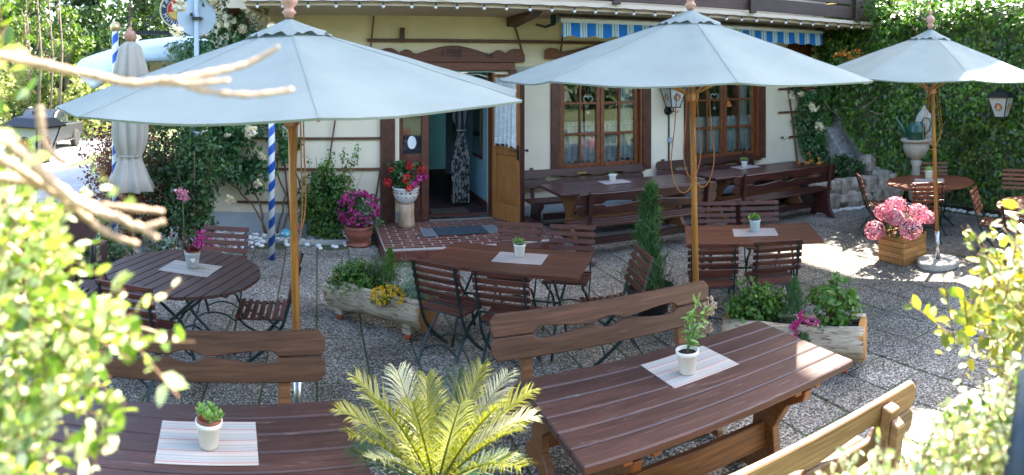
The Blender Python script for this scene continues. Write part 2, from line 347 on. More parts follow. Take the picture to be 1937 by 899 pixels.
def grassground():
    m, nt, b = _new('ground_earth')
    g = nt.nodes.new('ShaderNodeNewGeometry'); n = nd(nt, 'ShaderNodeTexNoise'); n.inputs['Scale'].default_value = .8; n.inputs['Detail'].default_value = 8; nt.links.new(g.outputs['Position'], n.inputs['Vector'])
    r = ramp(nt, [(.35, (.06, .09, .025)), (.6, (.12, .13, .05)), (.75, (.20, .17, .10))]); nt.links.new(n.outputs[0], r.inputs[0]); nt.links.new(r.outputs[0], b.inputs['Base Color']); b.inputs['Roughness'].default_value = .95
    bump(nt, b, n.outputs[0], .5, .05)
grassground()
def emis(name, col, s):
    m, nt, b = _new(name); b.inputs['Emission Color'].default_value = (*col, 1); b.inputs['Emission Strength'].default_value = s; b.inputs['Base Color'].default_value = (*col, 1)
emis('lamp_shade_lit', (.40, .13, .05), .10)

# ------------------------------------------------------------------ mesh helpers
SPLIT = {'casing', 'cross_bar', 'batten', 'reveal', 'stile', 'reveal', 'frame_head', 'plinth', 'hall_wall', 'room_wall', 'ribbed_end', 'kerb_edging', 'vent_slats', 'bar', 'frame', 'pattern', 'stem'}
class MB:
    def __init__(s): s.v = []; s.f = []; s.m = []; s.sm = []; s.X = Matrix.Identity(4)
    def add(s, vs, fs, mi=0, smooth=False, X=None):
        b = len(s.v); X = s.X @ X if X is not None else s.X
        s.v += [tuple(X @ Vector(p)) for p in vs]
        s.f += [tuple(b + i for i in f) for f in fs]; s.m += [mi] * len(fs); s.sm += [smooth] * len(fs); return s
    def box(s, c, d, mi=0, X=None):
        x, y, z = (k / 2 for k in d)
        vs = [(c[0] + a * x, c[1] + b_ * y, c[2] + e * z) for a in (-1, 1) for b_ in (-1, 1) for e in (-1, 1)]
        return s.add(vs, [(0, 1, 3, 2), (4, 6, 7, 5), (0, 4, 5, 1), (2, 3, 7, 6), (0, 2, 6, 4), (1, 5, 7, 3)], mi, False, X)
    def prism(s, pts, d0, d1, axis='y', mi=0, X=None):   # outline (a,b) swept along an axis
        n = len(pts)
        def P(a, b_, d): return {'y': (a, d, b_), 'x': (d, a, b_), 'z': (a, b_, d)}[axis]
        vs = [P(a, b_, d0) for a, b_ in pts] + [P(a, b_, d1) for a, b_ in pts]
        fs = [tuple(range(n)), tuple(range(2 * n - 1, n - 1, -1))] + [(i, i + n, (i + 1) % n + n, (i + 1) % n) for i in range(n)]
        return s.add(vs, fs, mi, False, X)
    def tube(s, pts, r, n=8, mi=0, cap=True, X=None, flat=None):
        pts = [Vector(p) for p in pts]; k = len(pts); vs = []; fs = []
        rr = r if hasattr(r, '__len__') else [r] * k
        up = None
        for i, p in enumerate(pts):
            t = (pts[min(i + 1, k - 1)] - pts[max(i - 1, 0)])
            t = t.normalized() if t.length > 1e-9 else Vector((0, 0, 1))
            if up is None:
                up = Vector((0, 0, 1)) if abs(t.z) < .9 else Vector((1, 0, 0))
            a = (up - t * up.dot(t)); a = a.normalized() if a.length > 1e-6 else t.orthogonal().normalized()
            up = a; c = t.cross(a)
            fa, fb = flat if flat else (1, 1)
            for j in range(n):
                th = 2 * PI * (j + .5) / n; vs.append(p + a * (math.cos(th) * rr[i] * fa) + c * (math.sin(th) * rr[i] * fb))
        for i in range(k - 1):
            for j in range(n): fs.append((i * n + j, i * n + (j + 1) % n, (i + 1) * n + (j + 1) % n, (i + 1) * n + j))
        if cap: fs += [tuple(range(n - 1, -1, -1)), tuple(range((k - 1) * n, k * n))]
        return s.add(vs, fs, mi, n > 4, X)
    def lathe(s, prof, n=20, c=(0, 0, 0), mi=0, X=None, smooth=True, ring=None):
        vs = []; fs = []; k = len(prof)
        for r, z in prof:
            for j in range(n):
                th = 2 * PI * j / n; q = ring(th, r, z) if ring else r
                vs.append((c[0] + q * math.cos(th), c[1] + q * math.sin(th), c[2] + z))
        for i in range(k - 1):
            for j in range(n): fs.append((i * n + j, i * n + (j + 1) % n, (i + 1) * n + (j + 1) % n, (i + 1) * n + j))
        if prof[0][0] > 1e-5: fs.append(tuple(range(n - 1, -1, -1)))
        if prof[-1][0] > 1e-5: fs.append(tuple(range((k - 1) * n, k * n)))
        return s.add(vs, fs, mi, smooth, X)
    def ball(s, c, r, mi=0, n=12, sq=(1, 1, 1), X=None):
        k = max(5, n // 2); vs = [(c[0], c[1], c[2] - r * sq[2])]; fs = []
        for i in range(1, k):
            a = -PI / 2 + PI * i / k
            for j in range(n):
                th = 2 * PI * j / n; vs.append((c[0] + r * sq[0] * math.cos(a) * math.cos(th), c[1] + r * sq[1] * math.cos(a) * math.sin(th), c[2] + r * sq[2] * math.sin(a)))
        vs.append((c[0], c[1], c[2] + r * sq[2])); e = len(vs) - 1
        for j in range(n): fs.append((0, 1 + (j + 1) % n, 1 + j))
        for i in range(k - 2):
            for j in range(n): fs.append((1 + i * n + j, 1 + i * n + (j + 1) % n, 1 + (i + 1) * n + (j + 1) % n, 1 + (i + 1) * n + j))
        for j in range(n): fs.append((e, 1 + (k - 2) * n + j, 1 + (k - 2) * n + (j + 1) % n))
        return s.add(vs, fs, mi, True, X)
    def grid(s, fn, nu, nv, mi=0, smooth=True, X=None, closed=False):
        vs = [fn(i / nu, j / nv) for i in range(nu + 1) for j in range(nv + 1)]
        fs = [(i * (nv + 1) + j, (i + 1) * (nv + 1) + j, (i + 1) * (nv + 1) + j + 1, i * (nv + 1) + j + 1) for i in range(nu) for j in range(nv)]
        return s.add(vs, fs, mi, smooth, X)
    def build(s, name, mats, parent=None, bevel=0, fix=True):
        if name in SPLIT and parent is not None:      # each separate piece is a part of its own
            par = list(range(len(s.v)))
            def fd(i):
                while par[i] != i: par[i] = par[par[i]]; i = par[i]
                return i
            for f in s.f:
                for q in f[1:]: par[fd(q)] = fd(f[0])
            roots = {}
            for i, f in enumerate(s.f): roots.setdefault(fd(f[0]), []).append(i)
            if len(roots) > 1:
                o = None
                for fl in roots.values():
                    m_ = MB(); vi = {}
                    for i in fl:
                        m_.f.append(tuple(vi.setdefault(q, len(vi)) for q in s.f[i])); m_.m.append(s.m[i]); m_.sm.append(s.sm[i])
                    m_.v = [s.v[q] for q in vi]
                    o = m_._build(name, mats, parent, bevel, fix)
                return o
        return s._build(name, mats, parent, bevel, fix)
    def _build(s, name, mats, parent=None, bevel=0, fix=True):
        me = bpy.data.meshes.new(name); me.from_pydata(s.v, [], s.f)
        for mn in (mats if isinstance(mats, (list, tuple)) else [mats]): me.materials.append(M[mn])
        me.polygons.foreach_set('material_index', s.m); me.polygons.foreach_set('use_smooth', s.sm)
        me.update()
        if fix:
            bm = bmesh.new(); bm.from_mesh(me); bmesh.ops.recalc_face_normals(bm, faces=bm.faces); bm.to_mesh(me); bm.free()
        o = bpy.data.objects.new(name, me); COL.objects.link(o)
        if parent: o.parent = parent
        if bevel:
            md = o.modifiers.new('edge', 'BEVEL'); md.width = bevel; md.segments = 1; md.limit_method = 'ANGLE'; md.angle_limit = .7
        return o
def tag(o, label=None, cat=None, group=None, kind=None):
    if label: o['label'] = label
    if cat: o['category'] = cat
    if group: o['group'] = group
    if kind: o['kind'] = kind
    return o
def empty(name, loc=(0, 0, 0), rz=0, label=None, cat=None, group=None, kind=None, parent=None, rot=None):
    o = bpy.data.objects.new(name, None); COL.objects.link(o); o.location = loc; o.rotation_euler = rot or (0, 0, rz); o.empty_display_size = .1
    if parent: o.parent = parent
    return tag(o, label, cat, group, kind)
def kids(o): return [c for c in bpy.data.objects if c.parent == o]
def copy_tree(o, parent=None, memo=None):
    if memo is None:
        memo = {}
        for c in bpy.data.objects:
            if c.parent: memo.setdefault(c.parent.name, []).append(c)
    c = o.copy(); COL.objects.link(c)
    if parent: c.parent = parent
    for ch in memo.get(o.name, []): copy_tree(ch, c, memo)
    return c
def share(o, name, parent, loc=None, rot=None, scale=None):
    c = o.copy(); c.name = name; COL.objects.link(c); c.parent = parent
    if loc is not None: c.location = loc
    if rot is not None: c.rotation_euler = rot
    if scale is not None: c.scale = scale
    return c
def Rz(a): return Matrix.Rotation(a, 4, 'Z')
def Tr(*p): return Matrix.Translation(Vector(p if len(p) == 3 else p[0]))

# leaf shapes: vertices in (x along, y across, z up)
LEAF = (np.array([(0, 0, 0), (.35, .26, .05), (.35, -.26, .05), (.75, .20, .02), (.75, -.20, .02), (1, 0, -.06), (.36, 0, -.02), (.75, 0, -.03)]), [(0, 6, 1), (0, 2, 6), (1, 6, 7, 3), (6, 2, 4, 7), (3, 7, 5), (7, 4, 5)])
LEAFN = (LEAF[0] * np.array([1, .5, 1]), LEAF[1])
LEAFW = (LEAF[0] * np.array([1, 1.25, 1]), LEAF[1])
DIAM = (np.array([(0, 0, 0), (.5, .30, .06), (1, 0, 0), (.5, -.30, .06)]), [(0, 2, 1), (0, 3, 2)])
IVYL = (np.array([(0, 0, 0), (.15, .42, .03), (.5, .28, .05), (1, 0, -.08), (.5, -.28, .05), (.15, -.42, .03)]), [(0, 3, 2, 1), (0, 5, 4, 3)])
BLADE = (np.array([(0, .04, 0), (0, -.04, 0), (.6, .035, .03), (.6, -.035, .03), (1, 0, -.03)]), [(0, 1, 3, 2), (2, 3, 4)])
PETAL = (np.array([(0, 0, 0), (.5, .42, .12), (1, .22, .05), (1, -.22, .05), (.5, -.42, .12)]), [(0, 4, 3, 2, 1)])
def scatter(name, tmpl, P, Nrm, size, mat, parent=None, jit=.6, D=None, kind=None):
    """many leaves as one mesh: positions P, facing Nrm, long axis D (random when None)"""
    tv, tf = tmpl; n = len(P); P = np.asarray(P, float)
    Nn = np.asarray(Nrm, float) + rng.normal(0, jit, (n, 3)); Nn /= np.linalg.norm(Nn, axis=1, keepdims=True) + 1e-9
    A = rng.normal(0, 1, (n, 3)) if D is None else np.asarray(D, float) + rng.normal(0, .25, (n, 3))
    A -= Nn * (A * Nn).sum(1, keepdims=True); A /= np.linalg.norm(A, axis=1, keepdims=True) + 1e-9
    B = np.cross(Nn, A); S = np.asarray(size, float) * np.ones(n) * (1 + rng.uniform(-.45, .45, n))
    V = P[:, None, :] + S[:, None, None] * (tv[None, :, 0:1] * A[:, None, :] + tv[None, :, 1:2] * B[:, None, :] + tv[None, :, 2:3] * Nn[:, None, :])
    k = len(tv); V = V.reshape(-1, 3)
    me = bpy.data.meshes.new(name); nf = len(tf)
    lt = np.array([len(f) for f in tf]); li = np.concatenate([np.array(f) for f in tf])
    me.vertices.add(n * k); me.vertices.foreach_set('co', V.astype(np.float32).ravel())
    me.loops.add(n * len(li)); me.loops.foreach_set('vertex_index', (li[None, :] + (np.arange(n) * k)[:, None]).astype(np.int32).ravel())
    me.polygons.add(n * nf); tot = np.tile(lt, n); me.polygons.foreach_set('loop_start', np.concatenate([[0], np.cumsum(tot)[:-1]]).astype(np.int32)); me.polygons.foreach_set('loop_total', tot.astype(np.int32))
    me.materials.append(M[mat]); me.update(calc_edges=True)
    o = bpy.data.objects.new(name, me); COL.objects.link(o)
    if parent: o.parent = parent
    if kind: o['kind'] = kind
    return o
def ell(n, c, r, shell=.45):
    d = rng.normal(0, 1, (n, 3)); d /= np.linalg.norm(d, axis=1, keepdims=True)
    q = shell + (1 - shell) * rng.random((n, 1)) ** .6
    return np.array(c) + d * q * np.array(r), d
def clumps(nc, per, c, r, cr, shell=.3):
    cc, cd = ell(nc, c, r, shell); P = []; D = []
    for i in range(nc):
        p, d = ell(per, cc[i], np.array(cr) * rng.uniform(.6, 1.3), .5); P.append(p); D.append(d * .8 + cd[i] * .3 + np.array([0, 0, .4]))
    return np.concatenate(P), np.concatenate(D)

def text_faces(body, size, depth=.002, align='CENTER'):
    cu = bpy.data.curves.new('t', 'FONT'); cu.body = body; cu.size = size; cu.align_x = align; cu.align_y = 'CENTER'; cu.extrude = depth; cu.resolution_u = 3
    o = bpy.data.objects.new('t', cu); me = bpy.data.meshes.new_from_object(o)
    vs = [tuple(v.co) for v in me.vertices]; fs = [tuple(p.vertices) for p in me.polygons]
    bpy.data.objects.remove(o); bpy.data.meshes.remove(me); bpy.data.curves.remove(cu); return vs, fs
def disc(mb, r, z, mi, n=40, t=.002):
    mb.lathe([(r, z - t), (r, z)], n, mi=mi, smooth=False)
def brewery_disc(mb, R, X, depth=.004):
    """round brewery badge built in the xy plane facing +z, placed by X"""
    k = R
    for rr, zz, mi in ((1, .0, 3), (.96, 1, 2), (.90, 2, 0), (.60, 3, 2), (.56, 4, 1)):
        mb.lathe([(rr * k, 0), (rr * k, (zz + 1) * depth * .3)], 36, mi=mi, X=X, smooth=False)
    z = 5 * depth * .3 + depth * .15
    # the gold figure in the middle: a hooded head over a rounded half disc
    mb.prism([(-.45 * k, -.12 * k)] + [(.5 * k * math.cos(a), -.1 * k + .42 * k * math.sin(a)) for a in np.linspace(PI + .1, 2 * PI - .1, 10)] + [(.45 * k, -.12 * k)], 0, z, 'z', 2, X)
    mb.prism([(-.22 * k, -.15 * k), (-.25 * k, .1 * k), (-.08 * k, .40 * k), (.12 * k, .38 * k), (.26 * k, .12 * k), (.38 * k, -.15 * k)], 0, z + depth * .2, 'z', 2, X)
    mb.prism([(-.08 * k, .0), (-.02 * k, .26 * k), (.1 * k, .24 * k), (.12 * k, .02 * k)], 0, z + depth * .4, 'z', 3, X)
    def arc(word, a0, a1, flip):
        for i, ch in enumerate(word):
            a = a0 + (a1 - a0) * i / (len(word) - 1)
            vs, fs = text_faces(ch, .30 * k, depth * .2)
            rot = a - PI / 2 if not flip else a + PI / 2
            mb.add(vs, fs, 3, False, X @ Tr(.75 * k * math.cos(a), .75 * k * math.sin(a), 5 * depth * .3) @ Rz(rot))
    arc('PAULANER', math.radians(165), math.radians(15), False)
    arc('MÜNCHEN', math.radians(205), math.radians(335), True)
LOGO = ['logo_blue', 'logo_red', 'logo_gold', 'logo_white']

# ------------------------------------------------------------------ ground
def gz(x, y):
    """height of the land: flat terrace, falling to the road at the far left"""
    p = Vector((x, y, 0)); u = p.dot(T_); n = p.dot(N_)
    a = min(1, max(0, (-u - 4.0) / 7)); a = a * a * (3 - 2 * a)
    return -.9 * a
mb = MB()
xs = np.concatenate([[-400, -200, -120, -80, -60], np.arange(-45, 30, 1.5), [35, 50, 80, 130, 250, 400]]); ys = np.concatenate([[-100, -30, -10], np.arange(-5, 45, 1.5), [50, 65, 90, 140, 250, 400]])
vs = [(x, y, gz(x, y) - .05) for x in xs for y in ys]; ny = len(ys)
mb.add(vs, [(i * ny + j, (i + 1) * ny + j, (i + 1) * ny + j + 1, i * ny + j + 1) for i in range(len(xs) - 1) for j in range(ny - 1)], 0, True)
tag(mb.build('ground', 'ground_earth'), kind='structure')
mb = MB()
q = [HF(-3.9, 9.6, 0), HF(11, 9.6, 0), HF(11, -.2, 0), HF(-1.6, -.2, 0), HF(-2.6, 1.2, 0), HF(-3.9, 2.4, 0)]
mb.prism([(p.x, p.y) for p in q], -.045, -.007, 'z'); terr = tag(mb.build('terrace', 'joint_moss'), kind='structure')
# slabs of exposed aggregate, 42 cm, half-bond in courses that run out from the house
def slab_mesh(nm):
    m_ = MB(); s = .2025; t = .196; z0, z1 = -.04, 0
    vs = [(-s, -s, z0), (s, -s, z0), (s, s, z0), (-s, s, z0), (-s, -s, z1 - .006), (s, -s, z1 - .006), (s, s, z1 - .006), (-s, s, z1 - .006), (-t, -t, z1), (t, -t, z1), (t, t, z1), (-t, t, z1)]
    fs = [(0, 1, 5, 4), (1, 2, 6, 5), (2, 3, 7, 6), (3, 0, 4, 7), (4, 5, 9, 8), (5, 6, 10, 9), (6, 7, 11, 10), (7, 4, 8, 11), (8, 9, 10, 11)]
    m_.add(vs, fs); return m_
cands = []
for i in range(-8, 26):
    for j in range(0, 24):
        u = i * .42 + .21; v = .3 + j * .42 + (.21 if i % 2 else 0)
        p = HF(u, v); r = math.hypot(p.x, p.y)
        if p.y < 1.0 or u < -3.1 or u > 9.2 or v > 9.3: continue
        px = 968.5 + F * math.atan2(p.x, p.y); py = YH + F * H / r
        if -60 < px < 2000 and py < 1010: 
            if v < 1.75 and u < 3.3: 
                if u > .7 or v < .80: continue
            cands.append((r, u, v))
cands.sort(); proto = None; rest = MB()
for k, (r, u, v) in enumerate(cands):
    a = HROT + random.uniform(-.006, .006); dz = random.uniform(-.004, .003)
    if k < 300:
        if proto is None: proto = slab_mesh('paver').build('paver', 'paver_stone', terr); o = proto
        else: o = share(proto, 'paver', terr)
        o.location = HF(u, v, dz); o.rotation_euler = (random.uniform(-.006, .006), random.uniform(-.006, .006), a)
    else:
        sm_ = slab_mesh('x'); rest.add(sm_.v, sm_.f, 0, False, Tr(HF(u, v, dz)) @ Rz(a))
if rest.v: rest.build('paver_field', 'paver_stone', terr)['kind'] = 'stuff'
# road at the left
mb = MB()
def roadpt(s, t):   # s across 0..1, t along
    A = [R_(-300, 12), R_(60, 17), R_(190, 24), R_(260, 36), R_(330, 60)]; B = [R_(-700, 30), R_(-400, 38), R_(-200, 46), R_(40, 60), R_(260, 90)]
    k = min(3, int(t * 4)); f = t * 4 - k
    a = A[k].lerp(A[k + 1], f); b_ = B[k].lerp(B[k + 1], f); p = a.lerp(b_, s); return (p.x, p.y, gz(p.x, p.y) - .03)
mb.grid(roadpt, 8, 24); tag(mb.build('road', 'asphalt'), kind='structure')
mb = MB()
def pathpt(s, t):
    p = R_(40 + 150 * s - 60 * t * 0, 9.2 + 10 * t); return (p.x, p.y, gz(p.x, p.y) - .02)
mb.grid(pathpt, 4, 14); tag(mb.build('path', 'asphalt'), kind='structure')

mb = MB(); q = [HF(-1.6, .60), HF(.70, .60), HF(.70, -.02), HF(-1.6, -.02)]
mb.prism([(p.x, p.y) for p in q], -.04, .012, 'z'); tag(mb.build('gravel_bed', 'gravel_white'), kind='structure')

# ------------------------------------------------------------------ the inn
hy = lambda n_, lab=None: n_
HX = Tr(HF(0, 0, 0)) @ Rz(HROT)          # local x = u, local y = into the house (v = -y)
house = empty('tavern_house', HF(0, 0, 0), HROT, 'cream plastered inn with a dark wooden balcony and brown framed windows', 'house')
# openings in the wall: (u0,u1,z0,z1)
DOOR = (1.24, 2.70, .15, 2.42); W1 = (3.66, 5.49, .80, 2.52); W2 = (6.17, 8.03, .80, 2.52)
def wall_with_holes(u0, u1, z0, z1, holes, th=.32):
    m_ = MB(); us = sorted({u0, u1, *[h[0] for h in holes], *[h[1] for h in holes]}); zs = sorted({z0, z1, *[h[2] for h in holes], *[h[3] for h in holes]})
    for i in range(len(us) - 1):
        # merge whole columns where no opening is
        hs = [h for h in holes if h[0] <= us[i] and h[1] >= us[i + 1]]
        segs = [(z0, z1)] if not hs else [(z0, hs[0][2]), (hs[0][3], z1)]
        for a, b_ in segs: 
            if b_ - a > 1e-4: m_.box(((us[i] + us[i + 1]) / 2, th / 2, (a + b_) / 2), (us[i + 1] - us[i], th, b_ - a))
    return m_
wall_with_holes(-1.66, 9.95, .30, 3.268, [DOOR, W1, W2]).build('wall', 'plaster_cream', house)
m_ = MB()
for a, b_ in ((-1.66, 1.24), (2.70, 9.95)): m_.box(((a + b_) / 2, .155, .13), (b_ - a, .33, .34))
m_.build('plinth', 'plinth_grey', house)
MB().box((-1.5, 5.2, 1.63), (.32, 9.7, 3.27)).build('side_wall', 'plaster_cream', house)
MB().box((9.79, 5.2, 1.63), (.32, 9.7, 3.27)).build('side_wall', 'plaster_cream', house)
# unseen upper storeys and roof; width and overhang shaped to shade the terrace
m_ = MB(); m_.box((5.7, 5.2, 7.0), (15.0, 9.9, 5.4)); m_.box((4.14, 5.2, 3.84), (11.6, 9.9, .9)); m_.build('upper_wall', 'plaster_cream', house)
m_ = MB(); m_.prism([(-2.4, 10.9), (14.0, 10.9), (14.0, 11.2), (5.4, 14.0), (-2.4, 11.2)], -3.0, 10.6, 'y'); m_.build('roof', 'balcony_wood', house)
m_ = MB(); m_.prism([(-2.4, 10.7), (7.75, 10.7), (7.75, 10.88), (-2.4, 10.88)], -4.55, -3.004, 'y'); m_.build('shade_overhang', 'balcony_wood', house)  # unseen slab added to keep the left parasol in shade
m_ = MB(); m_.prism([(7.76, 10.7), (10.1, 10.7), (10.1, 10.88), (7.76, 10.88)], -3.87, -3.004, 'y'); m_.build('shade_overhang', 'balcony_wood', house)  # added step: shades the near plank table, leaves its corner sunlit
m_ = MB(); m_.box((5.7, 5.2, 10.3), (15.0, 9.9, 1.19)); m_.build('gable_wall', 'plaster_cream', house)
# balcony slab, soffit
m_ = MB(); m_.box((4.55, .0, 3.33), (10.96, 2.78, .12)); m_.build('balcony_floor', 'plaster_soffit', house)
bal = empty('balcony', parent=house)
nb = 0
zr = 3.42
for u0, u1 in ((-.95, 1.6), (1.6, 4.1), (4.1, 6.55), (6.55, 9.05), (9.05, 10.1)):
    for k in range(5):
        z = zr + .11 + k * .262
        b_ = MB(); b_.box(((u0 + u1) / 2, -1.43 - .012 * (k % 2), z), (u1 - u0 - .012, .03, .235 if k else .22)); b_.build('board', 'balcony_wood', bal, bevel=.005)
for u0 in (-.95, 1.6, 4.1, 6.55, 9.05, 10.1):
    MB().box((u0, -1.49, 4.0), (.12, .06, 1.25)).build('post', 'balcony_wood', bal, bevel=.005)
for k in range(5):
    MB().box((10.16, -.1, zr + .11 + k * .262), (.03, 2.6, .235)).build('board', 'balcony_wood', bal, bevel=.005)
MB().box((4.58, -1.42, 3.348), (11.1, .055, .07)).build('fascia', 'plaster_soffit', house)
# slanted bracket board under the soffit
m_ = MB(); m_.prism([(-1.2, 3.262), (-.02, 3.262), (-.02, 3.12), (-1.0, 3.20)], 2.92, 3.10, 'x'); m_.build('bracket', 'frame_wood', house, bevel=.006)
m_ = MB(); m_.prism([(-1.2, 3.262), (-.02, 3.262), (-.02, 3.12), (-1.0, 3.20)], -1.2, -1.02, 'x'); m_.build('bracket', 'frame_wood', house, bevel=.006)
# small shutter vent right of the awning
m_ = MB(); m_.box((8.92, -.02, 2.86), (.62, .04, .36)); m_.build('vent_frame', 'frame_wood', house)
m_ = MB()
for k in range(7): m_.box((8.92, -.05, 2.71 + k * .05), (.56, .02, .035))
m_.build('vent_slats', 'frame_wood', house)

# windows
def window(u0, u1, z0, z1):
    W = empty('window', parent=house)
    cs = .16
    gl0, gl1 = u0 + .17, u1 - .19
    m_ = MB(); t = .035
    for a, b_ in ((u0, u0 + cs), (u1 - cs, u1)): m_.box(((a + b_) / 2, -t / 2, (z0 + z1) / 2 - .02), (b_ - a, t, z1 - z0 + .04))
    m_.box(((u0 + u1) / 2, -t / 2, z1 + .02), (u1 - u0 - 2 * cs - .004, t, .12))
    m_.box(((u0 + u1) / 2, -t / 2 - .03, z0 - .03), (u1 - u0 - 2 * cs - .004, t + .06, .07))
    m_.build('casing', 'frame_wood', W, bevel=.006)
    m_ = MB()
    m_.box((u0 + cs + .02, .11, (z0 + z1) / 2), (.035, .24, z1 - z0 - .02)); m_.box((u1 - cs - .02, .11, (z0 + z1) / 2), (.035, .24, z1 - z0 - .02))
    m_.box(((u0 + u1) / 2, .11, z0 + .02), (u1 - u0 - .38, .24, .035)); m_.box(((u0 + u1) / 2, .11, z1 - .02), (u1 - u0 - .38, .24, .035))
    m_.build('reveal', 'window_wood', W)
    a0, a1 = u0 + cs + .04, u1 - cs - .04; mid = (a0 + a1) / 2; yb = .10
    for s0, s1 in ((a0, mid - .004), (mid + .004, a1)):
        m_ = MB(); f = .07
        m_.box((s0 + f / 2, yb, (z0 + z1) / 2), (f, .06, z1 - z0 - .08)); m_.box((s1 - f / 2, yb, (z0 + z1) / 2), (f, .06, z1 - z0 - .08))
        m_.box(((s0 + s1) / 2, yb, z0 + .04 + f / 2), (s1 - s0 - 2 * f - .002, .06, f)); m_.box(((s0 + s1) / 2, yb, z1 - .04 - f / 2), (s1 - s0 - 2 * f - .002, .06, f))
        m_.build('sash', 'window_wood', W, bevel=.006)
        zb = [z0 + .11, z0 + .59, z0 + 1.10, z1 - .11]
        MB().box(((s0 + s1) / 2, yb, (zb[0] + zb[3]) / 2), (.035, .045, zb[3] - zb[0])).build('glazing_bar', 'window_wood', W, bevel=.004)
        for k in (1, 2):
            for side in (0, 1):
                c0, c1 = ((s0 + f, (s0 + s1) / 2 - .018) if side == 0 else ((s0 + s1) / 2 + .018, s1 - f))
                MB().box(((c0 + c1) / 2, yb, zb[k]), (c1 - c0, .044, .04)).build('glazing_bar', 'window_wood', W, bevel=.004)
        xm = (s0 + s1) / 2
        for k in range(3):
            for c0, c1 in ((s0 + f, xm), (xm, s1 - f)):
                MB().box(((c0 + c1) / 2, yb + .006 + random.uniform(-.001, .001), (zb[k] + zb[k + 1]) / 2), (c1 - c0 - .002, .005, zb[k + 1] - zb[k] - .002)).build('pane', 'window_glass', W)
    # scalloped board above
    m_ = MB(); L = u1 - u0 + .24; c = (u0 + u1) / 2; pts = [(c - L / 2, z1 + .10)]
    for i in range(41):
        s = -1 + i / 20; a = abs(s)
        h = .20 + .07 * math.cos(a * PI * 1.25) if a < .8 else .13 + .07 * math.sqrt(max(0, 1 - ((a - .88) / .125) ** 2)) * 1
        pts.append((c + s * L / 2, z1 + .10 + h * .9))
    pts.append((c + L / 2, z1 + .10)); m_.prism(pts, -.075, -.035, 'y'); m_.build('head_board', 'lintel_wood', W, bevel=.006)
window(*W1); window(*W2)
# door surround
D = empty('doorway', parent=house)
m_ = MB(); m_.box((1.06, -.03, 1.30), (.22, .06, 2.30)); m_.box((3.02, -.03, 1.30), (.13, .06, 2.3)); m_.build('casing', 'frame_wood', D, bevel=.006)
m_ = MB(); m_.box((2.0, -.03, 2.50), (2.1, .07, .12)); m_.box((2.72, .13, 1.28), (.05, .26, 2.26)); m_.build('frame_head', 'lintel_wood', D, bevel=.006)
m_ = MB(); c = 2.06; L = 2.28; pts = [(c - L / 2, 2.565)]
for i in range(61):
    s = -1 + i / 30; a = abs(s)
    h = .12 + .13 * max(0, math.cos(min(1, a / .52) * PI / 2)) ** 1.2 + (.07 * math.sin(max(0, (a - .52) / .22) * PI) if .52 < a < .74 else 0) + (.09 * math.sqrt(max(0, 1 - ((a - .87) / .13) ** 2)) if a >= .74 else 0)
    pts.append((c + s * L / 2, 2.565 + h))
pts.append((c + L / 2, 2.565)); m_.prism(pts, -.085, -.04, 'y'); m_.build('head_board', 'lintel_wood', D, bevel=.006)
m_ = MB()
for s_, x_, z_, k_ in (('1888', 2.02, 2.70, .17), ('Ht', 2.63, 2.665, .12)):
    v_, f_ = text_faces(s_, k_, .003); m_.add(v_, f_, 0, False, Tr(x_, -.089, z_) @ Matrix.Rotation(PI / 2, 4, 'X'))
m_.build('lettering', 'interior_dark', D)['kind'] = 'stuff'
# fixed left leaf with the glazed panel
dl = empty('fixed_door', parent=house)
m_ = MB(); x0, x1 = 1.18, 1.70
m_.box((x0 + .06, .04, 1.27), (.12, .06, 2.24)); m_.box((x1 - .06, .04, 1.27), (.12, .06, 2.24))
for z, h in ((.26, .22), (1.10, .14), (2.34, .10)): m_.box(((x0 + x1) / 2, .04, z), (x1 - x0 - .242, .06, h))
m_.build('stile', 'frame_wood', dl, bevel=.006)
MB().box(((x0 + x1) / 2, .045, .70), (.276, .03, .66)).build('panel', 'frame_wood', dl, bevel=.01)
MB().box(((x0 + x1) / 2, .04, 1.86), (.276, .02, .02)).build('glazing_bar', 'frame_wood', dl)
for z0_, z1_ in ((1.17, 1.85), (1.87, 2.29)): MB().box(((x0 + x1) / 2, .045, (z0_ + z1_) / 2), (.276, .006, z1_ - z0_)).build('pane', 'car_glass', dl)
# paper notice on the pane
m_ = MB(); m_.prism([(.07 * math.cos(a) * (1 if abs(math.cos(a)) < .7 else .95), .10 * math.sin(a)) for a in np.linspace(0, 2 * PI, 20, endpoint=False)], 0, .002, 'y', 0, Tr(1.44, .036, 1.34)); m_.build('notice', 'white_paint', dl)
# open right leaf, swung out towards the terrace
lf = empty('open_door', (2.70, -.03, .16), -math.radians(66), parent=house)
LW = .66; m_ = MB()
m_.box((.05, 0, 1.11), (.10, .05, 2.22)); m_.box((LW - .05, 0, 1.11), (.10, .05, 2.22))
for z, h in ((.13, .26), (1.06, .12), (2.17, .10)): m_.box((LW / 2, 0, z), (LW - .202, .05, h))
m_.build('stile', 'door_wood', lf, bevel=.006)
MB().box((LW / 2, 0, .63), (LW - .204, .028, .73)).build('panel', 'door_wood', lf, bevel=.01)
MB().box((LW / 2, 0, 1.62), (LW - .204, .006, .99)).build('pane', 'window_glass', lf)
m_ = MB(); m_.box((LW + .016, 0, 1.12), (.028, .075, 2.24)); m_.build('edge_moulding', 'stain_dark', lf, bevel=.006)
m_ = MB(); m_.box((LW - .045, -.035, 1.06), (.035, .012, .22)); m_.tube([(LW - .045, -.04, 1.09), (LW - .045, -.085, 1.09), (LW - .16, -.085, 1.09)], .009); m_.tube([(LW - .045, .04, 1.09), (LW - .045, .085, 1.09), (LW + .02, .085, 1.09)], .012); m_.ball((LW + .03, .085, 1.09), .022); m_.build('handle', 'iron', lf)
m_ = MB(); m_.box((2.2, .08, .155), (1.0, .16, .02)); m_.build('threshold', 'steel', D)
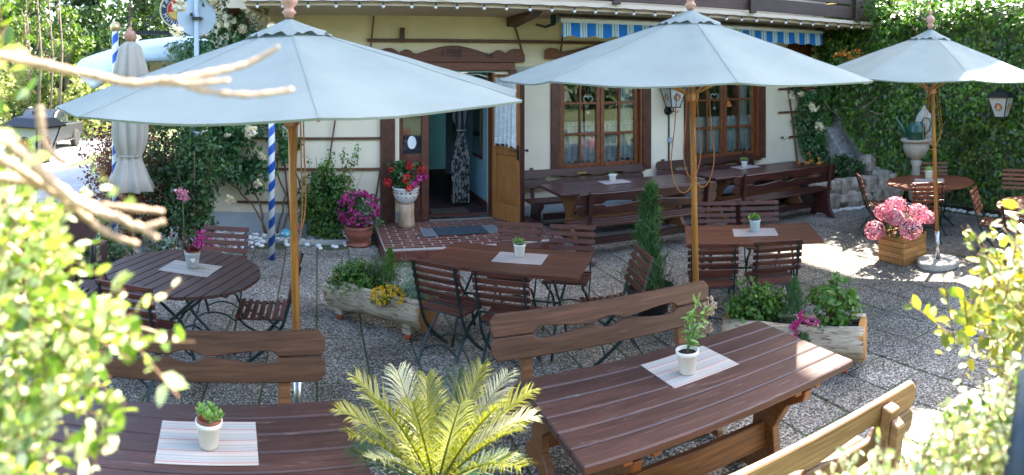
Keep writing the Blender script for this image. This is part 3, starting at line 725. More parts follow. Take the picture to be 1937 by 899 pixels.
MB().tube([(2.1, .16, 2.36), (2.5, .12, 2.38), (2.66, .1, 2.33)], .012).build('door_closer', 'white_paint', D)

# hall inside
hall = empty('hallway', parent=house)
m_ = MB(); m_.box((2.84, 1.92, 1.28), (.10, 3.1, 2.24)); m_.box((3.6, 4.4, 1.28), (1.5, .1, 2.24)); m_.box((.3, 5.2, 1.28), (6.6, .1, 2.24)); m_.box((1.10, 1.3, 1.28), (.10, 1.9, 2.24)); m_.box((1.9, 3.0, 2.46), (6, 6, .1)); m_.build('hall_wall', 'interior_blue', hall)
m_ = MB(); m_.box((1.9, 2.9, .10), (5, 5.2, .1)); m_.build('hall_floor', 'carpet_wine', hall)
m_ = MB(); m_.box((2.77, 1.75, .21), (.03, 2.7, .10)); m_.build('hall_skirting', 'tile_clay', hall)
m_ = MB(); m_.box((2.2, .26, .157), (1.0, .18, .016)); m_.build('hall_tiles', 'tile_clay', hall)
m_ = MB(); m_.box((1.72, 4.3, .60), (.75, .5, .85)); m_.build('counter', 'interior_blue', hall)
m_ = MB(); m_.box((1.72, 4.28, 1.05), (.85, .55, .05)); m_.build('counter_top', 'interior_dark', hall)
tag(MB().box((0, 0, .01), (.62, .34, .02)).build('door_mat', 'door_mat_brown', bevel=.004), 'flat brown mat lying inside the open inn door', 'mat').location = HF(2.12, -.62, .15)
bpy.data.objects['door_mat'].rotation_euler = (0, 0, HROT)
mo = empty('wall_mirror', HF(2.775, -1.25, 1.5), HROT, 'tall dark framed mirror on the blue hallway wall', 'mirror')
MB().box((0, 0, 0), (.03, .62, 1.15)).build('frame', 'frame_wood', mo, bevel=.008)
MB().box((-.018, 0, 0), (.008, .50, 1.02)).build('mirror_glass', 'chrome', mo)
# drape tied back in the hall
dr = empty('door_curtain', HF(2.42, -1.0, .15), HROT, 'dark patterned curtain tied back in the dim hallway', 'curtain')
def drp(s, t):
    z = 2.2 * (1 - t); k = abs(z - 1.28); wd = (.10 + .42 * min(1, k / .85) ** .8) if z > 1.28 else (.10 + .22 * min(1, k / .5))
    x = (s - .5) * wd - (.12 if z > 1.28 else 0) * min(1, k / .9); return (x, .035 * math.sin(s * 40) * (.4 + min(1, k)), z)
m_ = MB(); m_.grid(lambda s, t: drp(s, t * .418), 40, 14); m_.build('upper_cloth', 'drape_stripe', dr)
m_ = MB(); m_.grid(lambda s, t: drp(s, .418 + t * .56), 40, 14); m_.build('lower_cloth', 'drape_cloth', dr)
m_ = MB(); m_.tube([(.07 * math.cos(a), .06 * math.sin(a), 1.28) for a in np.linspace(0, 2 * PI, 14)], .02, 6); m_.build('tie', 'drape_cloth', dr)
# guest room behind the windows
rm = empty('guest_room', parent=house)
m_ = MB(); m_.box((5.9, 3.6, 1.5), (5.2, .1, 3)); m_.box((3.2, 2, 1.5), (.1, 3.2, 3)); m_.box((8.8, 2, 1.5), (.1, 3.2, 3)); m_.box((5.9, 2, .02), (5.5, 3.3, .05)); m_.box((5.9, 2, 2.9), (5.5, 3.3, .05)); m_.build('room_wall', 'interior_brown', rm)
lampo = empty('table_lamp', HF(7.48, -.55, 1.12), 0, 'small lamp with a glowing orange shade behind the right window', 'lamp')
m_ = MB(); m_.lathe([(.09, 0), (.09, .02), (.02, .05), (.015, .62)], 12); m_.build('lamp_foot', 'brass', lampo)
m_ = MB(); m_.lathe([(.13, .62), (.06, .80)], 16); m_.build('lamp_shade', 'lamp_shade_lit', lampo)
# window curtains
def lace_curtain(u0, u1, z0, z1, v, label, grp=None, amp=.034, freq=34, mat='lace', rot=0, parent=None):
    o = empty('lace_curtain', HF((u0 + u1) / 2, v, z0), HROT + rot, label, 'curtain', grp)
    Wd = u1 - u0; m_ = MB()
    def fn(s, t):
        x = (s - .5) * Wd; z = t * (z1 - z0) + (.028 * abs(math.sin(s * Wd * 26)) * (1 - t) if t < .02 else 0)
        return (x, amp * math.sin(s * Wd * freq * 1.9 + .7 * math.sin(s * 9)) * (1.15 - .5 * t), z)
    m_.grid(fn, int(Wd * 90), 10); m_.build('cloth', mat, o)
    m_ = MB(); m_.grid(lambda s, t: (fn(s, 0)[0], fn(s, 0)[1] - .004, fn(s, 0)[2] - .005 + t * .10 - .02 * math.cos(s * Wd * 52) * (1 - t)), int(Wd * 90), 3); m_.build('hem', 'lace_solid', o)
    m_ = MB(); m_.grid(lambda s, t: (fn(s, 1)[0], fn(s, 1)[1] - .004, fn(s, 1)[2] - .03 + t * .06), int(Wd * 90), 2); m_.build('heading', 'lace_solid', o)
    m_ = MB(); m_.tube([(-Wd / 2, 0, z1 - z0), (Wd / 2, 0, z1 - z0)], .006); m_.build('rod', 'brass', o); return o
lace_curtain(3.86, 4.55, .92, 1.56, -.17, 'white lace half curtain behind the left sash of the left window')
lace_curtain(4.60, 5.29, .92, 1.56, -.17, 'white lace half curtain behind the right sash of the left window')
lace_curtain(6.38, 7.07, .92, 1.56, -.17, 'white lace half curtain behind the left sash of the right window')
lace_curtain(7.12, 7.83, .92, 1.56, -.17, 'white lace half curtain behind the right sash of the right window')
o = lace_curtain(0, .50, 0, 1.0, 0, 'white lace curtain hanging on the glazed open door leaf')
o.rotation_euler = (0, 0, HROT - math.radians(66)); c_ = math.radians(66); o.location = HF(2.70 + .33 * math.cos(c_) - .035, .03 + .33 * math.sin(c_) + .012, 1.30)
for (u, du, lab) in ((5.15, .22, 'sheer side curtain at the right edge of the left window'), (7.68, .22, 'sheer side curtain at the right edge of the right window')):
    o = empty('side_curtain', HF(u, -.30, 1.0), HROT, lab, 'curtain'); m_ = MB(); m_.grid(lambda s, t: ((s - .5) * du + .05 * t, .02 * math.sin(s * 22), t * 1.5), 24, 6); m_.build('sheer_cloth', 'lace_solid', o)
    m_ = MB(); m_.grid(lambda s, t: ((s - .5) * .10 - .20 + .06 * t, .02 * math.sin(s * 12), t * 1.4), 10, 6); m_.build('red_cloth', 'red_cloth', o)
# heart pendants in both windows
for u, lab in ((4.38, 'white heart pendant hanging inside the left window'), (6.93, 'white heart pendant hanging inside the right window')):
    o = empty('heart_pendant', HF(u, -.14, 1.95), HROT, lab, 'ornament')
    hp = lambda k: [(k * 16 * math.sin(a) ** 3 / 16, 0, k * (13 * math.cos(a) - 5 * math.cos(2 * a) - 2 * math.cos(3 * a) - math.cos(4 * a)) / 16) for a in np.linspace(0, 2 * PI, 24)]
    m_ = MB(); m_.tube(hp(.085), .012, 6, cap=False); m_.tube([(0, 0, .07), (0, 0, .45)], .002, 4); m_.tube([(0, 0, -.09), (0, 0, -.19)], .002, 4); m_.build('big_heart', 'white_paint', o)
    m_ = MB(); m_.prism([(a[0], a[2]) for a in hp(.03)[:-1]], -.006, .006, 'y', 0, Tr(0, 0, -.21)); m_.build('small_heart', 'white_paint', o)

# porch step with clay tiles
ps = empty('porch_step', HF(0, 0, 0), HROT, 'low doorstep platform covered in red clay tiles', 'step')
PU0, PU1, PV = .86, 3.28, 1.55
MB().box(((PU0 + PU1) / 2, -PV / 2 - .0, .072), (PU1 - PU0, PV, .144)).build('platform', 'grout', ps)
first = None; row = 0; y = .012
while y + .10 < PV + .004:
    x = PU0 + .006 - (.13 if row % 2 else 0)
    while x < PU1 - .02:
        a, b_ = max(x, PU0 + .004), min(x + .256, PU1 - .004)
        if b_ - a > .04:
            MB().box(((a + b_) / 2, -(y + .052), .1385), (b_ - a - .010, .100, .014)).build('tile', 'tile_clay', ps, bevel=.002)
        x += .26
    y += .114; row += 1
x = PU0
while x < PU1 - .05:
    b_ = min(x + .26, PU1); MB().box(((x + b_) / 2, -PV - .008, .070), (b_ - x - .012, .016, .128)).build('riser_tile', 'tile_clay', ps, bevel=.003); x += .26
y = 0
while y < PV - .05:
    b_ = min(y + .26, PV); MB().box((PU0 - .008, -(y + b_) / 2, .070), (.016, b_ - y - .012, .128)).build('riser_tile', 'tile_clay', ps, bevel=.003); y += .26
o = empty('rubber_doormat', HF(2.02, .72, .148), HROT, 'dark blue rubber doormat with grey ribbed ends on the tiles', 'mat')
MB().box((0, 0, .010), (.72, .42, .018)).build('pile', 'rubber_mat', o, bevel=.004)
for s in (-1, 1):
    m_ = MB(); 
    for k in range(6): m_.box((s * (.385 + k * .032), 0, .008), (.018, .42, .014))
    m_.box((s * .46, 0, .003), (.20, .43, .006)); m_.build('ribbed_end', 'mat_grey', o)
# kerb bed left of the porch with a row of pebbles
m_ = MB(); m_.box((.21, -.63, .02), (1.0, .05, .07)); m_.box((.735, -.32, .02), (.05, .58, .07)); kb = m_.build('kerb_edging', 'concrete', bevel=.006); kb.location = HF(0, 0, 0); kb.rotation_euler = (0, 0, HROT); tag(kb, 'thin concrete edging around the gravel bed by the wall', 'edging')

# fixtures on the wall
def wallobj(name, u, v, z, label, cat, grp=None): return empty(name, HF(u, v, z), HROT, label, cat, grp)
o = wallobj('wall_rail', 5.0, 0, 2.89, 'long dark horizontal rail running along the upper wall', 'rail')
m_ = MB(); m_.box((-.1, -.05, 0), (8.3, .035, .05)); m_.build('bar', 'frame_wood', o, bevel=.005)
m_ = MB(); m_.box((-3.72, -.05, .08), (.07, .05, .22)); m_.build('hook', 'frame_wood', o)
def trellis(name, u, z, bars, ups, label):
    o = wallobj(name, u, 0, z, label, 'trellis')
    for (z_, a, b_) in bars: MB().box(((a + b_) / 2, -.035, z_), (b_ - a, .02, .035)).build('rail', 'trellis_wood', o, bevel=.003)
    for (x0, z0, x1, z1) in ups:
        m_ = MB(); m_.tube([(x0, -.057, z0), (x1, -.057, z1)], .017, 4); m_.build('upright', 'trellis_wood', o)
trellis('rose_trellis', 0, 0, [(1.42, -1.3, 1.12), (.96, -1.3, 1.10), (.46, -1.2, .4)], [(.28, 1.75, .05, .2), (.98, 1.12, .85, .35), (-.55, 1.75, -.4, .2)], 'brown fan trellis on the cream wall left of the door')
trellis('upper_trellis', 0, 0, [], [(3.02, 3.22, 3.20, 2.62), (3.87, 3.18, 3.80, 2.62), (.85, 3.25, .80, 2.75)], 'thin slanted battens on the wall above the door')
trellis('climber_trellis', 0, 0, [(2.08, 8.35, 9.85), (1.62, 8.35, 9.85), (1.12, 8.42, 9.75), (2.55, 8.35, 9.8)], [(8.5, 2.7, 8.85, .5), (9.75, 2.7, 9.5, .6)], 'brown fan trellis behind the rose right of the windows')
# lanterns
def lantern(o, badge=True):
    """six-sided look: a tapered four-pane lantern, 42 cm wide cap; origin at the bottom centre"""
    m_ = MB(); m_.lathe([(.295, .335), (.30, .348), (.19, .42), (.17, .425), (.06, .45), (.03, .455), (.03, .475), (.0, .485)], 4, X=Rz(PI / 4), smooth=False); m_.build('cap', 'black_enamel', o, bevel=.004)
    b0, b1, z0, z1 = .085, .165, .02, .335
    m_ = MB()
    for sx in (-1, 1):
        for sy in (-1, 1): m_.tube([(sx * b0, sy * b0, z0), (sx * b1, sy * b1, z1)], .010, 4)
    m_.box((0, 0, z0 - .008), (b0 * 2 + .03, b0 * 2 + .03, .018)); m_.build('frame', 'black_enamel', o)
    for k in range(4):
        X = Rz(k * PI / 2); m_ = MB()
        m_.add([(-b0, -b0, z0), (b0, -b0, z0), (b1, -b1, z1), (-b1, -b1, z1), (-b0, -b0 + .006, z0), (b0, -b0 + .006, z0), (b1, -b1 + .006, z1), (-b1, -b1 + .006, z1)], [(0, 1, 2, 3), (7, 6, 5, 4), (0, 4, 5, 1), (1, 5, 6, 2), (2, 6, 7, 3), (3, 7, 4, 0)], 0, False, X)
        pn = m_.build('pane', 'frosted_glass', o)
        if badge:
            mb_ = MB(); zc = .185; yc = -(b0 + (b1 - b0) * (zc - z0) / (z1 - z0)); tilt = math.atan2(b1 - b0, z1 - z0)
            brewery_disc(mb_, .078, X @ Tr(0, yc - .002, zc) @ Matrix.Rotation(PI / 2 - tilt * -1, 4, 'X')); mb_.build('badge', LOGO, pn)
la = wallobj('wall_lantern', 5.83, .20, 1.80, 'black lantern on the house wall between the two windows', 'lantern', 'brewery lanterns'); lantern(la)
m_ = MB(); m_.tube([(0, 0, -.01), (0, 0, -.05), (0, .06, -.09), (0, .12, -.08), (0, .19, -.02)], .012, 8); m_.lathe([(.075, 0), (.07, .03)], 16, X=Tr(0, .19, -.06) @ Matrix.Rotation(PI / 2, 4, 'X')); m_.tube([(0, -.02, -.06), (.07, -.02, -.08), (.09, -.02, -.05)], .008); m_.build('bracket', 'iron', la)
o = wallobj('cable_conduit', 5.85, 0, .95, 'dark vertical cable pipe with a switch box below the lantern', 'pipe')
m_ = MB(); m_.tube([(0, -.02, -.1), (0, -.02, .82)], .014); m_.build('pipe', 'iron', o); MB().box((.02, -.03, .28), (.09, .05, .09)).build('switch_box', 'socket_grey', o, bevel=.006)
# awning
aw_ = empty('striped_awning', HF(0, 0, 0), HROT, 'blue and cream striped awning rolled under the balcony', 'awning')
A0, A1 = 3.45, 8.62
m_ = MB(); m_.tube([(A0, -.98, 3.165), (A1, -.98, 3.165)], .035, 12); m_.build('front_bar', 'white_paint', aw_)
m_ = MB(); m_.grid(lambda s, t: (A0 + (A1 - A0) * s, -.45 - .50 * t, 3.235 - .03 * t), 60, 4); m_.build('roof_cloth', 'awning_cloth', aw_)
def val(s, t):
    x = A0 + .02 + (A1 - A0 - .04) * s; d = .20 + .035 * abs(math.sin(x * PI / .36)); return (x, -.985 - .012 * math.sin(x * 9) * t - .01 * t, 3.15 - d * t)
m_ = MB(); m_.grid(val, 300, 4); m_.build('valance', 'awning_cloth', aw_)
for x in (A0 - .06, A1 + .02):
    m_ = MB(); m_.box((x, -.9, 3.19), (.05, .22, .12)); m_.tube([(x, -.9, 3.12), (x + .02, -.45, 3.10), (x, -.1, 3.16)], .022, 6); m_.build('arm', 'iron_green', aw_)
# string of bulbs along the balcony edge
sg = empty('string_lights', HF(0, 0, 0), HROT, 'string of small clear bulbs along the balcony edge', 'lights')
pts = []; nbulb = 34
for i in range(nbulb * 4 + 1):
    x = -.9 + 10.95 * i / (nbulb * 4); pts.append((x, -1.455, 3.325 - .01 * math.sin((i % 4) / 4 * PI)))
m_ = MB(); m_.tube(pts, .005, 5); m_.build('wire', 'black_plastic', sg)
bs = bb = None
for i in range(nbulb):
    x = -.9 + 10.95 * (i + .5) / nbulb + random.uniform(-.03, .03)
    if bs is None:
        m_ = MB(); m_.lathe([(.013, 0), (.013, -.05)], 8); bs = m_.build('socket', 'black_plastic', sg); m_ = MB(); m_.ball((0, 0, -.07), .024, n=8); bb = m_.build('bulb', 'bulb_glass', sg)
        a, c_ = bs, bb
    else: a = share(bs, 'socket', sg); c_ = share(bb, 'bulb', sg)
    a.location = (x, -1.455, 3.32); c_.location = (x, -1.455, 3.32)

# ------------------------------------------------------------------ furniture
def board_outline(L, top, zlo, zhi):
    """one of the two shaped back boards of a bench; the pair leaves an eye and two long slots between them"""
    def gap(x):
        a = abs(x) / L
        if a < .062: return .030 * math.cos(a / .062 * PI / 2) ** .8 + .004
        if a < .085: return .005
        if a < .325: 
            s = (a - .085) / .24
            return .005 + .030 * math.sin(min(1, s / .8) * PI / 2) ** 1.6 if s < .88 else max(.004, .035 * math.sqrt(max(0, 1 - ((s - .88) / .12) ** 2)))
        return .003
    zm = (zlo + zhi) / 2; ch = .045; pts = []
    N = 96
    if top:
        pts = [(-L / 2, zm + .003), (-L / 2 - .0, zm + .012 + ch * .6), (-L / 2 + .0, zhi - ch), (-L / 2 + ch * .8, zhi), (L / 2 - ch * .8, zhi), (L / 2, zhi - ch), (L / 2, zm + .012 + ch * .6), (L / 2 - .02, zm + .003)]
        pts[0] = (-L / 2 + .02, zm + .003)
        for i in range(1, N):
            x = (L / 2 - .03) - (L - .06) * i / N; pts.append((x, zm + gap(x)))
    else:
        pts = [(L / 2 - .02, zm - .003), (L / 2, zm - .012 - ch * .6), (L / 2, zlo + ch), (L / 2 - ch * .8, zlo), (-L / 2 + ch * .8, zlo), (-L / 2, zlo + ch), (-L / 2, zm - .012 - ch * .6), (-L / 2 + .02, zm - .003)]
        for i in range(1, N):
            x = -(L / 2 - .03) + (L - .06) * i / N; pts.append((x, zm - gap(x)))
    return pts
def bench(L, wood_='bench_brown', seat_='stain_brown', leg_='under_wood', outer=False, zl=.60, zh=.885):
    """heavy garden bench; the seated person looks towards +y, the back line lies at y = 0"""
    o = empty('garden_bench')
    tilt = math.radians(9)
    BX = Tr(0, 0, .45) @ Matrix.Rotation(tilt, 4, 'X') @ Tr(0, 0, -.45)
    for top in (True, False):
        m_ = MB(); m_.prism(board_outline(L, top, zl, zh), -.016, .016, 'y', 0, BX); m_.build('back_board', wood_, o, bevel=.006)
    for k in range(3):
        MB().box((0, .085 + k * .128, .44), (L, .122, .035)).build('seat_plank', seat_, o, bevel=.007)
    for sx in (-1, 1):
        x = sx * (L / 2 - .24)
        m_ = MB(); m_.prism([(.0, .02), (.43, .02), (.43, .07), (.30, .16), (.29, .27), (.42, .37), (.42, .421), (.0, .421), (.0, .37), (.12, .27), (.11, .16), (.0, .07)], x - .024, x + .024, 'x'); m_.build('leg_board', leg_, o, bevel=.006)
        m_ = MB(); m_.prism([(-.075, .20), (-.018, .20), (-.018, .86), (-.075, .86)], x - .035, x + .035, 'x', 0, BX); m_.build('back_post', wood_ if outer else leg_, o, bevel=.006)
        if outer:
            m_ = MB(); m_.prism([(-.075 - .045, .52), (-.077, .50), (-.077, .82), (-.12, .80)], x - .03, x + .03, 'x', 0, BX); m_.build('post_cleat', wood_, o, bevel=.006)
    MB().box((0, .21, .20), (L - .5, .035, .10)).build('stretcher', leg_, o, bevel=.006)
    return o
def bench_long(L, wood_='stain_dark'):
    """the benches by the windows: leg boards that rise to the back and end in a curved foot"""
    o = bench(L, wood_, wood_, wood_)
    for c in [c for c in kids(o) if c.name.startswith(('leg_board', 'back_post'))]: bpy.data.objects.remove(c)
    for sx in (-1, 1):
        x = sx * (L / 2 - .17)
        pts = [(-.13, 0), (-.10, .10), (-.03, .22), (-.02, .40), (-.02, .60), (-.07, .88), (-.13, .88), (-.10, .60), (-.10, .40), (-.10, .25)]
        pts = [(-.20, 0), (-.18, .06), (-.10, .16), (-.075, .30), (-.08, .45), (-.155, .90), (-.095, .91), (-.03, .45), (-.02, .421), (.40, .421), (.40, .37), (.27, .29), (.25, .16), (.34, .08), (.38, .0), (.26, 0), (.20, .05), (.02, .05), (-.06, 0)]
        m_ = MB(); m_.prism(pts, x - .024, x + .024, 'x'); m_.build('leg_board', wood_, o, bevel=.006)
    return o
def picnic_table(L, W=.845, top='stain_brown', under='under_wood'):
    o = empty('garden_table'); n = 6; pw = W / n
    for k in range(n):
        MB().box((0, -W / 2 + pw * (k + .5), .728), (L, pw - .009, .044)).build('plank', top, o, bevel=.007)
    for sx in (-1, 1):
        x = sx * (L / 2 - .30)
        MB().box((x + sx * .06, 0, .683), (.05, W - .10, .045)).build('batten', under, o, bevel=.005)
        MB().box((x - sx * .09, 0, .683), (.05, W - .10, .045)).build('batten', under, o, bevel=.005)
        pts = [(-.34, .0), (-.34, .06), (-.20, .10), (-.10, .22), (-.09, .36), (-.20, .52), (-.34, .60), (-.36, .66), (.36, .66), (.34, .60), (.20, .52), (.09, .36), (.10, .22), (.20, .10), (.34, .06), (.34, .0), (.24, 0), (.20, .035), (-.20, .035), (-.24, 0)]
        m_ = MB(); m_.prism(pts, x - .028, x + .028, 'x'); m_.build('leg_board', under, o, bevel=.006)
    MB().box((0, 0, .29), (L - .62, .045, .15)).build('stretcher', under, o, bevel=.006)
    return o
def flatbar(m_, pts, w=.013, X=None): m_.tube(pts, w, 4, X=X, flat=(.55, 1.25))
def folding_chair(slat='slat_brown', metal='iron_green'):
    """slatted bistro chair, 45 cm wide, looking towards +y; origin under the seat"""
    o = empty('folding_chair')
    # back: rails run from the top of the back down to the front feet
    def rail(z):   # y of the back rail at height z
        if z >= .44: return -.185 - (z - .44) * .30
        s = (.44 - z) / .44; return -.185 + .42 * s ** 1.15 - .05 * math.sin(s * PI)
    for sx in (-1, 1):
        m_ = MB(); x = sx * .195; flatbar(m_, [(x, rail(z), z) for z in np.linspace(.865, .01, 14)], .015); m_.build('back_rail', metal, o)
        m_ = MB(); x = sx * .170
        pts = [(x, .19, .43), (x, .12, .37), (x, -.02, .30), (x, -.14, .20), (x, -.22, .09), (x, -.27, .01)]; flatbar(m_, pts, .013); m_.build('leg', metal, o)
        m_ = MB(); flatbar(m_, [(sx * .185, -.20, .435), (sx * .185, .20, .435)], .012); m_.build('seat_rail', metal, o)
    m_ = MB()
    m_.tube([(-.195, rail(.10) , .10), (-.10, rail(.10), .155), (0, rail(.1), .17), (.10, rail(.10), .155), (.195, rail(.10), .10)], .008, 6)
    m_.tube([(-.17, -.20, .11), (-.08, -.19, .16), (0, -.185, .175), (.08, -.19, .16), (.17, -.20, .11)], .008, 6)
    m_.tube([(-.19, rail(.44), .44), (.19, rail(.44), .44)], .006, 6)
    m_.tube([(-.19, rail(.53), .53), (.19, rail(.53), .53)], .006, 6); m_.build('cross_bar', metal, o)
    base = None
    for k in range(5):
        z = .60 + k * .0645
        m_ = MB(); m_.box((0, 0, 0), (.46, .018, .044))
        if base is None: base = m_.build('back_slat', slat, o, bevel=.003); s = base
        else: s = share(base, 'back_slat', o)
        s.location = (0, rail(z) + .017, z); s.rotation_euler = (math.atan(.30), 0, 0)
    base = None
    for k in range(7):
        y = -.165 + k * .059
        m_ = MB(); m_.box((0, 0, 0), (.42, .040, .018))
        if base is None: base = m_.build('seat_slat', slat, o, bevel=.003); s = base
        else: s = share(base, 'seat_slat', o)
        s.location = (0, y, .452 - .012 * math.sin((y + .165) / .354 * PI)); s.rotation_euler = (0, 0, 0)
    return o
def round_table(R=.65, top='stain_brown', metal='iron_green', n=13):
    o = empty('round_table'); w_ = 2 * R / n
    for k in range(n):
        x0 = -R + k * w_ + .004; x1 = x0 + w_ - .008; pts = []
        for i in range(7): x = x0 + (x1 - x0) * i / 6; pts.append((x, math.sqrt(max(1e-4, R * R - x * x))))
        for i in range(7): x = x1 - (x1 - x0) * i / 6; pts.append((x, -math.sqrt(max(1e-4, R * R - x * x))))
        m_ = MB(); m_.prism(pts, .722, .748, 'z'); m_.build('slat', top, o, bevel=.003)
    m_ = MB(); m_.box((0, .25, .708), (2 * R * .86, .05, .024)); m_.box((0, -.25, .708), (2 * R * .86, .05, .024)); m_.build('batten', top, o)
    for s in (-1, 1):
        for q in (-1, 1):
            m_ = MB(); m_.tube([(q * .30, s * .26, .695), (q * .22, s * .20, .60), (-q * .05, s * .10, .36), (-q * .22, s * .20, .15), (-q * .34, s * .30, .01)], .013, 6); m_.build('leg', metal, o)
    m_ = MB(); m_.tube([(-.2, -.19, .15), (0, -.17, .24), (.2, -.19, .15)], .009); m_.tube([(-.2, .19, .15), (0, .17, .24), (.2, .19, .15)], .009); m_.tube([(-.05, -.12, .37), (-.05, .12, .37)], .010); m_.build('cross_bar', metal, o)
    return o
def slab_table(L, W, metal='iron_green'):
    o = empty('bistro_table'); n = 8; pw = W / n
    for k in range(n): MB().box((0, -W / 2 + pw * (k + .5), .735), (L, pw - .0022, .030)).build('plank', 'slab_brown', o, bevel=.0015)
    m_ = MB(); m_.box((0, 0, .708), (L - .25, .04, .022))
    for s in (-1, 1): m_.box((s * (L / 2 - .22), 0, .708), (.04, W - .12, .022))
    m_.build('frame', metal, o)
    for s in (-1, 1):
        for q in (-1, 1):
            m_ = MB(); x = s * (L / 2 - .24); m_.tube([(x, q * (W / 2 - .14), .70), (x + .02, q * .15, .52), (x, -q * .08, .34), (x, -q * .20, .16), (x, -q * (W / 2 - .10), .01)], .012, 6); m_.build('leg', metal, o)
    m_ = MB(); m_.tube([(-(L / 2 - .24), 0, .40), ((L / 2 - .24), 0, .40)], .009); m_.build('cross_bar', metal, o)
    return o
def put(o, x, y, rz, z=0): o.location = (x, y, z); o.rotation_euler = (0, 0, rz); return o
rad = math.radians

# --- the two near tables and their benches
tA = picnic_table(1.665); put(tA, .9525, 3.3675, rad(18.7)); tag(tA, 'long brown plank table with sunlit corner beside the three boarded benches', 'table', 'plank tables')
tag(tA, 'brown plank table between two benches, with the tall flowering pot plant on it')
tB = copy_tree(tA); put(tB, -1.414, 2.451, rad(25)); tB['label'] = 'dark plank table in the near corner with bright green succulent, partly behind leafy shrub'
tB.scale = (1.0, 1, 1)
bA = bench(1.63); put(bA, .657, 4.265, rad(17.5 + 180)); tag(bA, 'brown wooden bench with shaped back behind the sunlit-corner plank table', 'bench', 'heavy garden benches')
bB = copy_tree(bA); put(bB, -1.815, 3.305, rad(23.5 + 180)); bB['label'] = 'brown wooden bench with shaped back just in front of the left parasol pole'
bC = bench(1.65, 'bench_tan', 'bench_tan', 'under_wood', outer=True); put(bC, 1.074, 2.462, rad(16.8)); tag(bC, 'pale tan bench seen from behind, its top edge in bright sun', 'bench', 'heavy garden benches')
# --- tables and benches along the windows
def puth(o, u, v, rz=0, z=0): o.location = HF(u, v, z); o.rotation_euler = (0, 0, HROT + rz); return o
tF = picnic_table(2.40, .86, 'stain_dark'); puth(tF, 4.42, 1.14); tag(tF, 'dark glossy long table under the left window, next to the door', 'table', 'plank tables')
tG = copy_tree(tF); puth(tG, 7.0, 1.06); tG['label'] = 'dark glossy long table under the right window'; tG.scale = (.96, .92, 1)
b1 = bench_long(2.12); puth(b1, 4.20, .20, PI); tag(b1, 'dark bench against the wall below the left window with a brass plaque', 'bench', 'heavy garden benches')
m_ = MB(); m_.box((-.22 + .30, .018, .80), (.17, .006, .035)); pl = m_.build('plaque', 'brass', b1); pl.rotation_euler = (0, 0, 0)
pl.location = (0, -.02, .0)
b2 = bench_long(2.12); puth(b2, 6.60, .17, PI); tag(b2, 'dark bench against the wall below the right window', 'bench', 'heavy garden benches')
b3 = bench_long(2.12); puth(b3, 4.22, 2.22); tag(b3, 'dark bench with its back to the terrace, in front of the left long table', 'bench', 'heavy garden benches')
b4 = copy_tree(b3); puth(b4, 6.76, 2.06); b4['label'] = 'dark bench with its back to the terrace, in front of the right long table'
for b_ in (b3, b4):
    pass
# --- bistro and round tables
tD = slab_table(1.37, .76); put(tD, -.013, 5.77, rad(-17.5)); tag(tD, 'rectangular brown bistro table in the middle of the terrace, left of the cypress', 'table', 'bistro tables')
tE = slab_table(1.35, .78); put(tE, 2.40, 6.23, rad(-14.5)); tag(tE, 'rectangular brown bistro table right of the cypress, behind the middle parasol pole', 'table', 'bistro tables')
t1 = round_table(.645, 'stain_brown'); put(t1, -2.63, 4.75, rad(-3)); tag(t1, 'round slatted table on the left with a red succulent in a heart pot', 'table', 'round slatted tables')
t2 = round_table(.67, 'slat_sunwarm'); put(t2, 5.94, 7.92, rad(42)); tag(t2, 'round slatted table in front of the ivy wall with a small cactus pot', 'table', 'round slatted tables')
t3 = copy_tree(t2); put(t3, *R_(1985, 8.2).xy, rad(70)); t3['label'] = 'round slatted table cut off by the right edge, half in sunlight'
# --- folding chairs
ch0 = folding_chair(); chR = folding_chair('slat_sunwarm', 'iron'); used = [False, False]
def chair(x, y, ang, label):
    """ang: direction the seated person looks, degrees from +x"""
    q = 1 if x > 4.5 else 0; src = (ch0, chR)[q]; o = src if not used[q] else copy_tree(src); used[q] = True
    put(o, x, y, rad(ang - 90)); tag(o, label, 'chair', 'folding slatted chairs'); return o
def chair_back(p0, p1, toward, label):
    """place a chair by the two top corners of its back; toward: +1 looks away from the camera"""
    a = Vector(p0).xy; b_ = Vector(p1).xy; c = (a + b_) / 2; d = (b_ - a).normalized(); n = Vector((-d.y, d.x)) * toward
    q = c + n * .305; return chair(q.x, q.y, math.degrees(math.atan2(n.y, n.x)), label)
chair_back((-.847, 5.28), (-.415, 5.07), 1, 'folding chair left of the two with backs turned in front of the middle table')
chair_back((-.327, 5.02), (.13, 4.88), 1, 'folding chair right of the two with backs turned in front of the middle table')
chair_back((-.143, 6.67), (.312, 6.56), -1, 'folding chair behind the middle table, next to the doorstep')
chair_back((.362, 6.55), (.855, 6.42), -1, 'folding chair behind the middle table, nearer the cypress')
chair(.82, 5.42, 188, 'folding chair at the right end of the middle table, seen from its side')
chair_back((1.52, 5.57), (2.01, 5.45), 1, 'folding chair in front of the right bistro table, touching the parasol pole')
chair_back((2.10, 5.44), (2.60, 5.36), 1, 'folding chair in front of the right bistro table, next to the log planter')
chair_back((2.14, 7.36), (2.60, 7.25), -1, 'folding chair behind the right bistro table, beside the parasol pole')
chair_back((2.63, 7.24), (3.11, 7.12), -1, 'folding chair behind the right bistro table, away from the parasol pole')
chair_back((-2.97, 5.79), (-2.51, 5.88), -1, 'folding chair behind the left round table, by the rose stems')
chair_back((-2.86, 3.84), (-2.42, 3.90), 1, 'folding chair with its back turned at the left round table')
chair(-2.00, 4.98, 196, 'folding chair right of the left round table, seen from its side')
chair(-3.42, 4.50, 15, 'folding chair left of the left round table, half hidden by leaves')
chair_back((5.16, 7.34), (5.62, 7.10), 1, 'sunlit folding chair with its back turned at the ivy wall table')
chair_back((6.45, 9.00), (6.98, 8.72), -1, 'shaded folding chair between the ivy wall table and the stone urn')
chair(5.20, 8.22, -22, 'folding chair seen edge-on left of the ivy wall table')
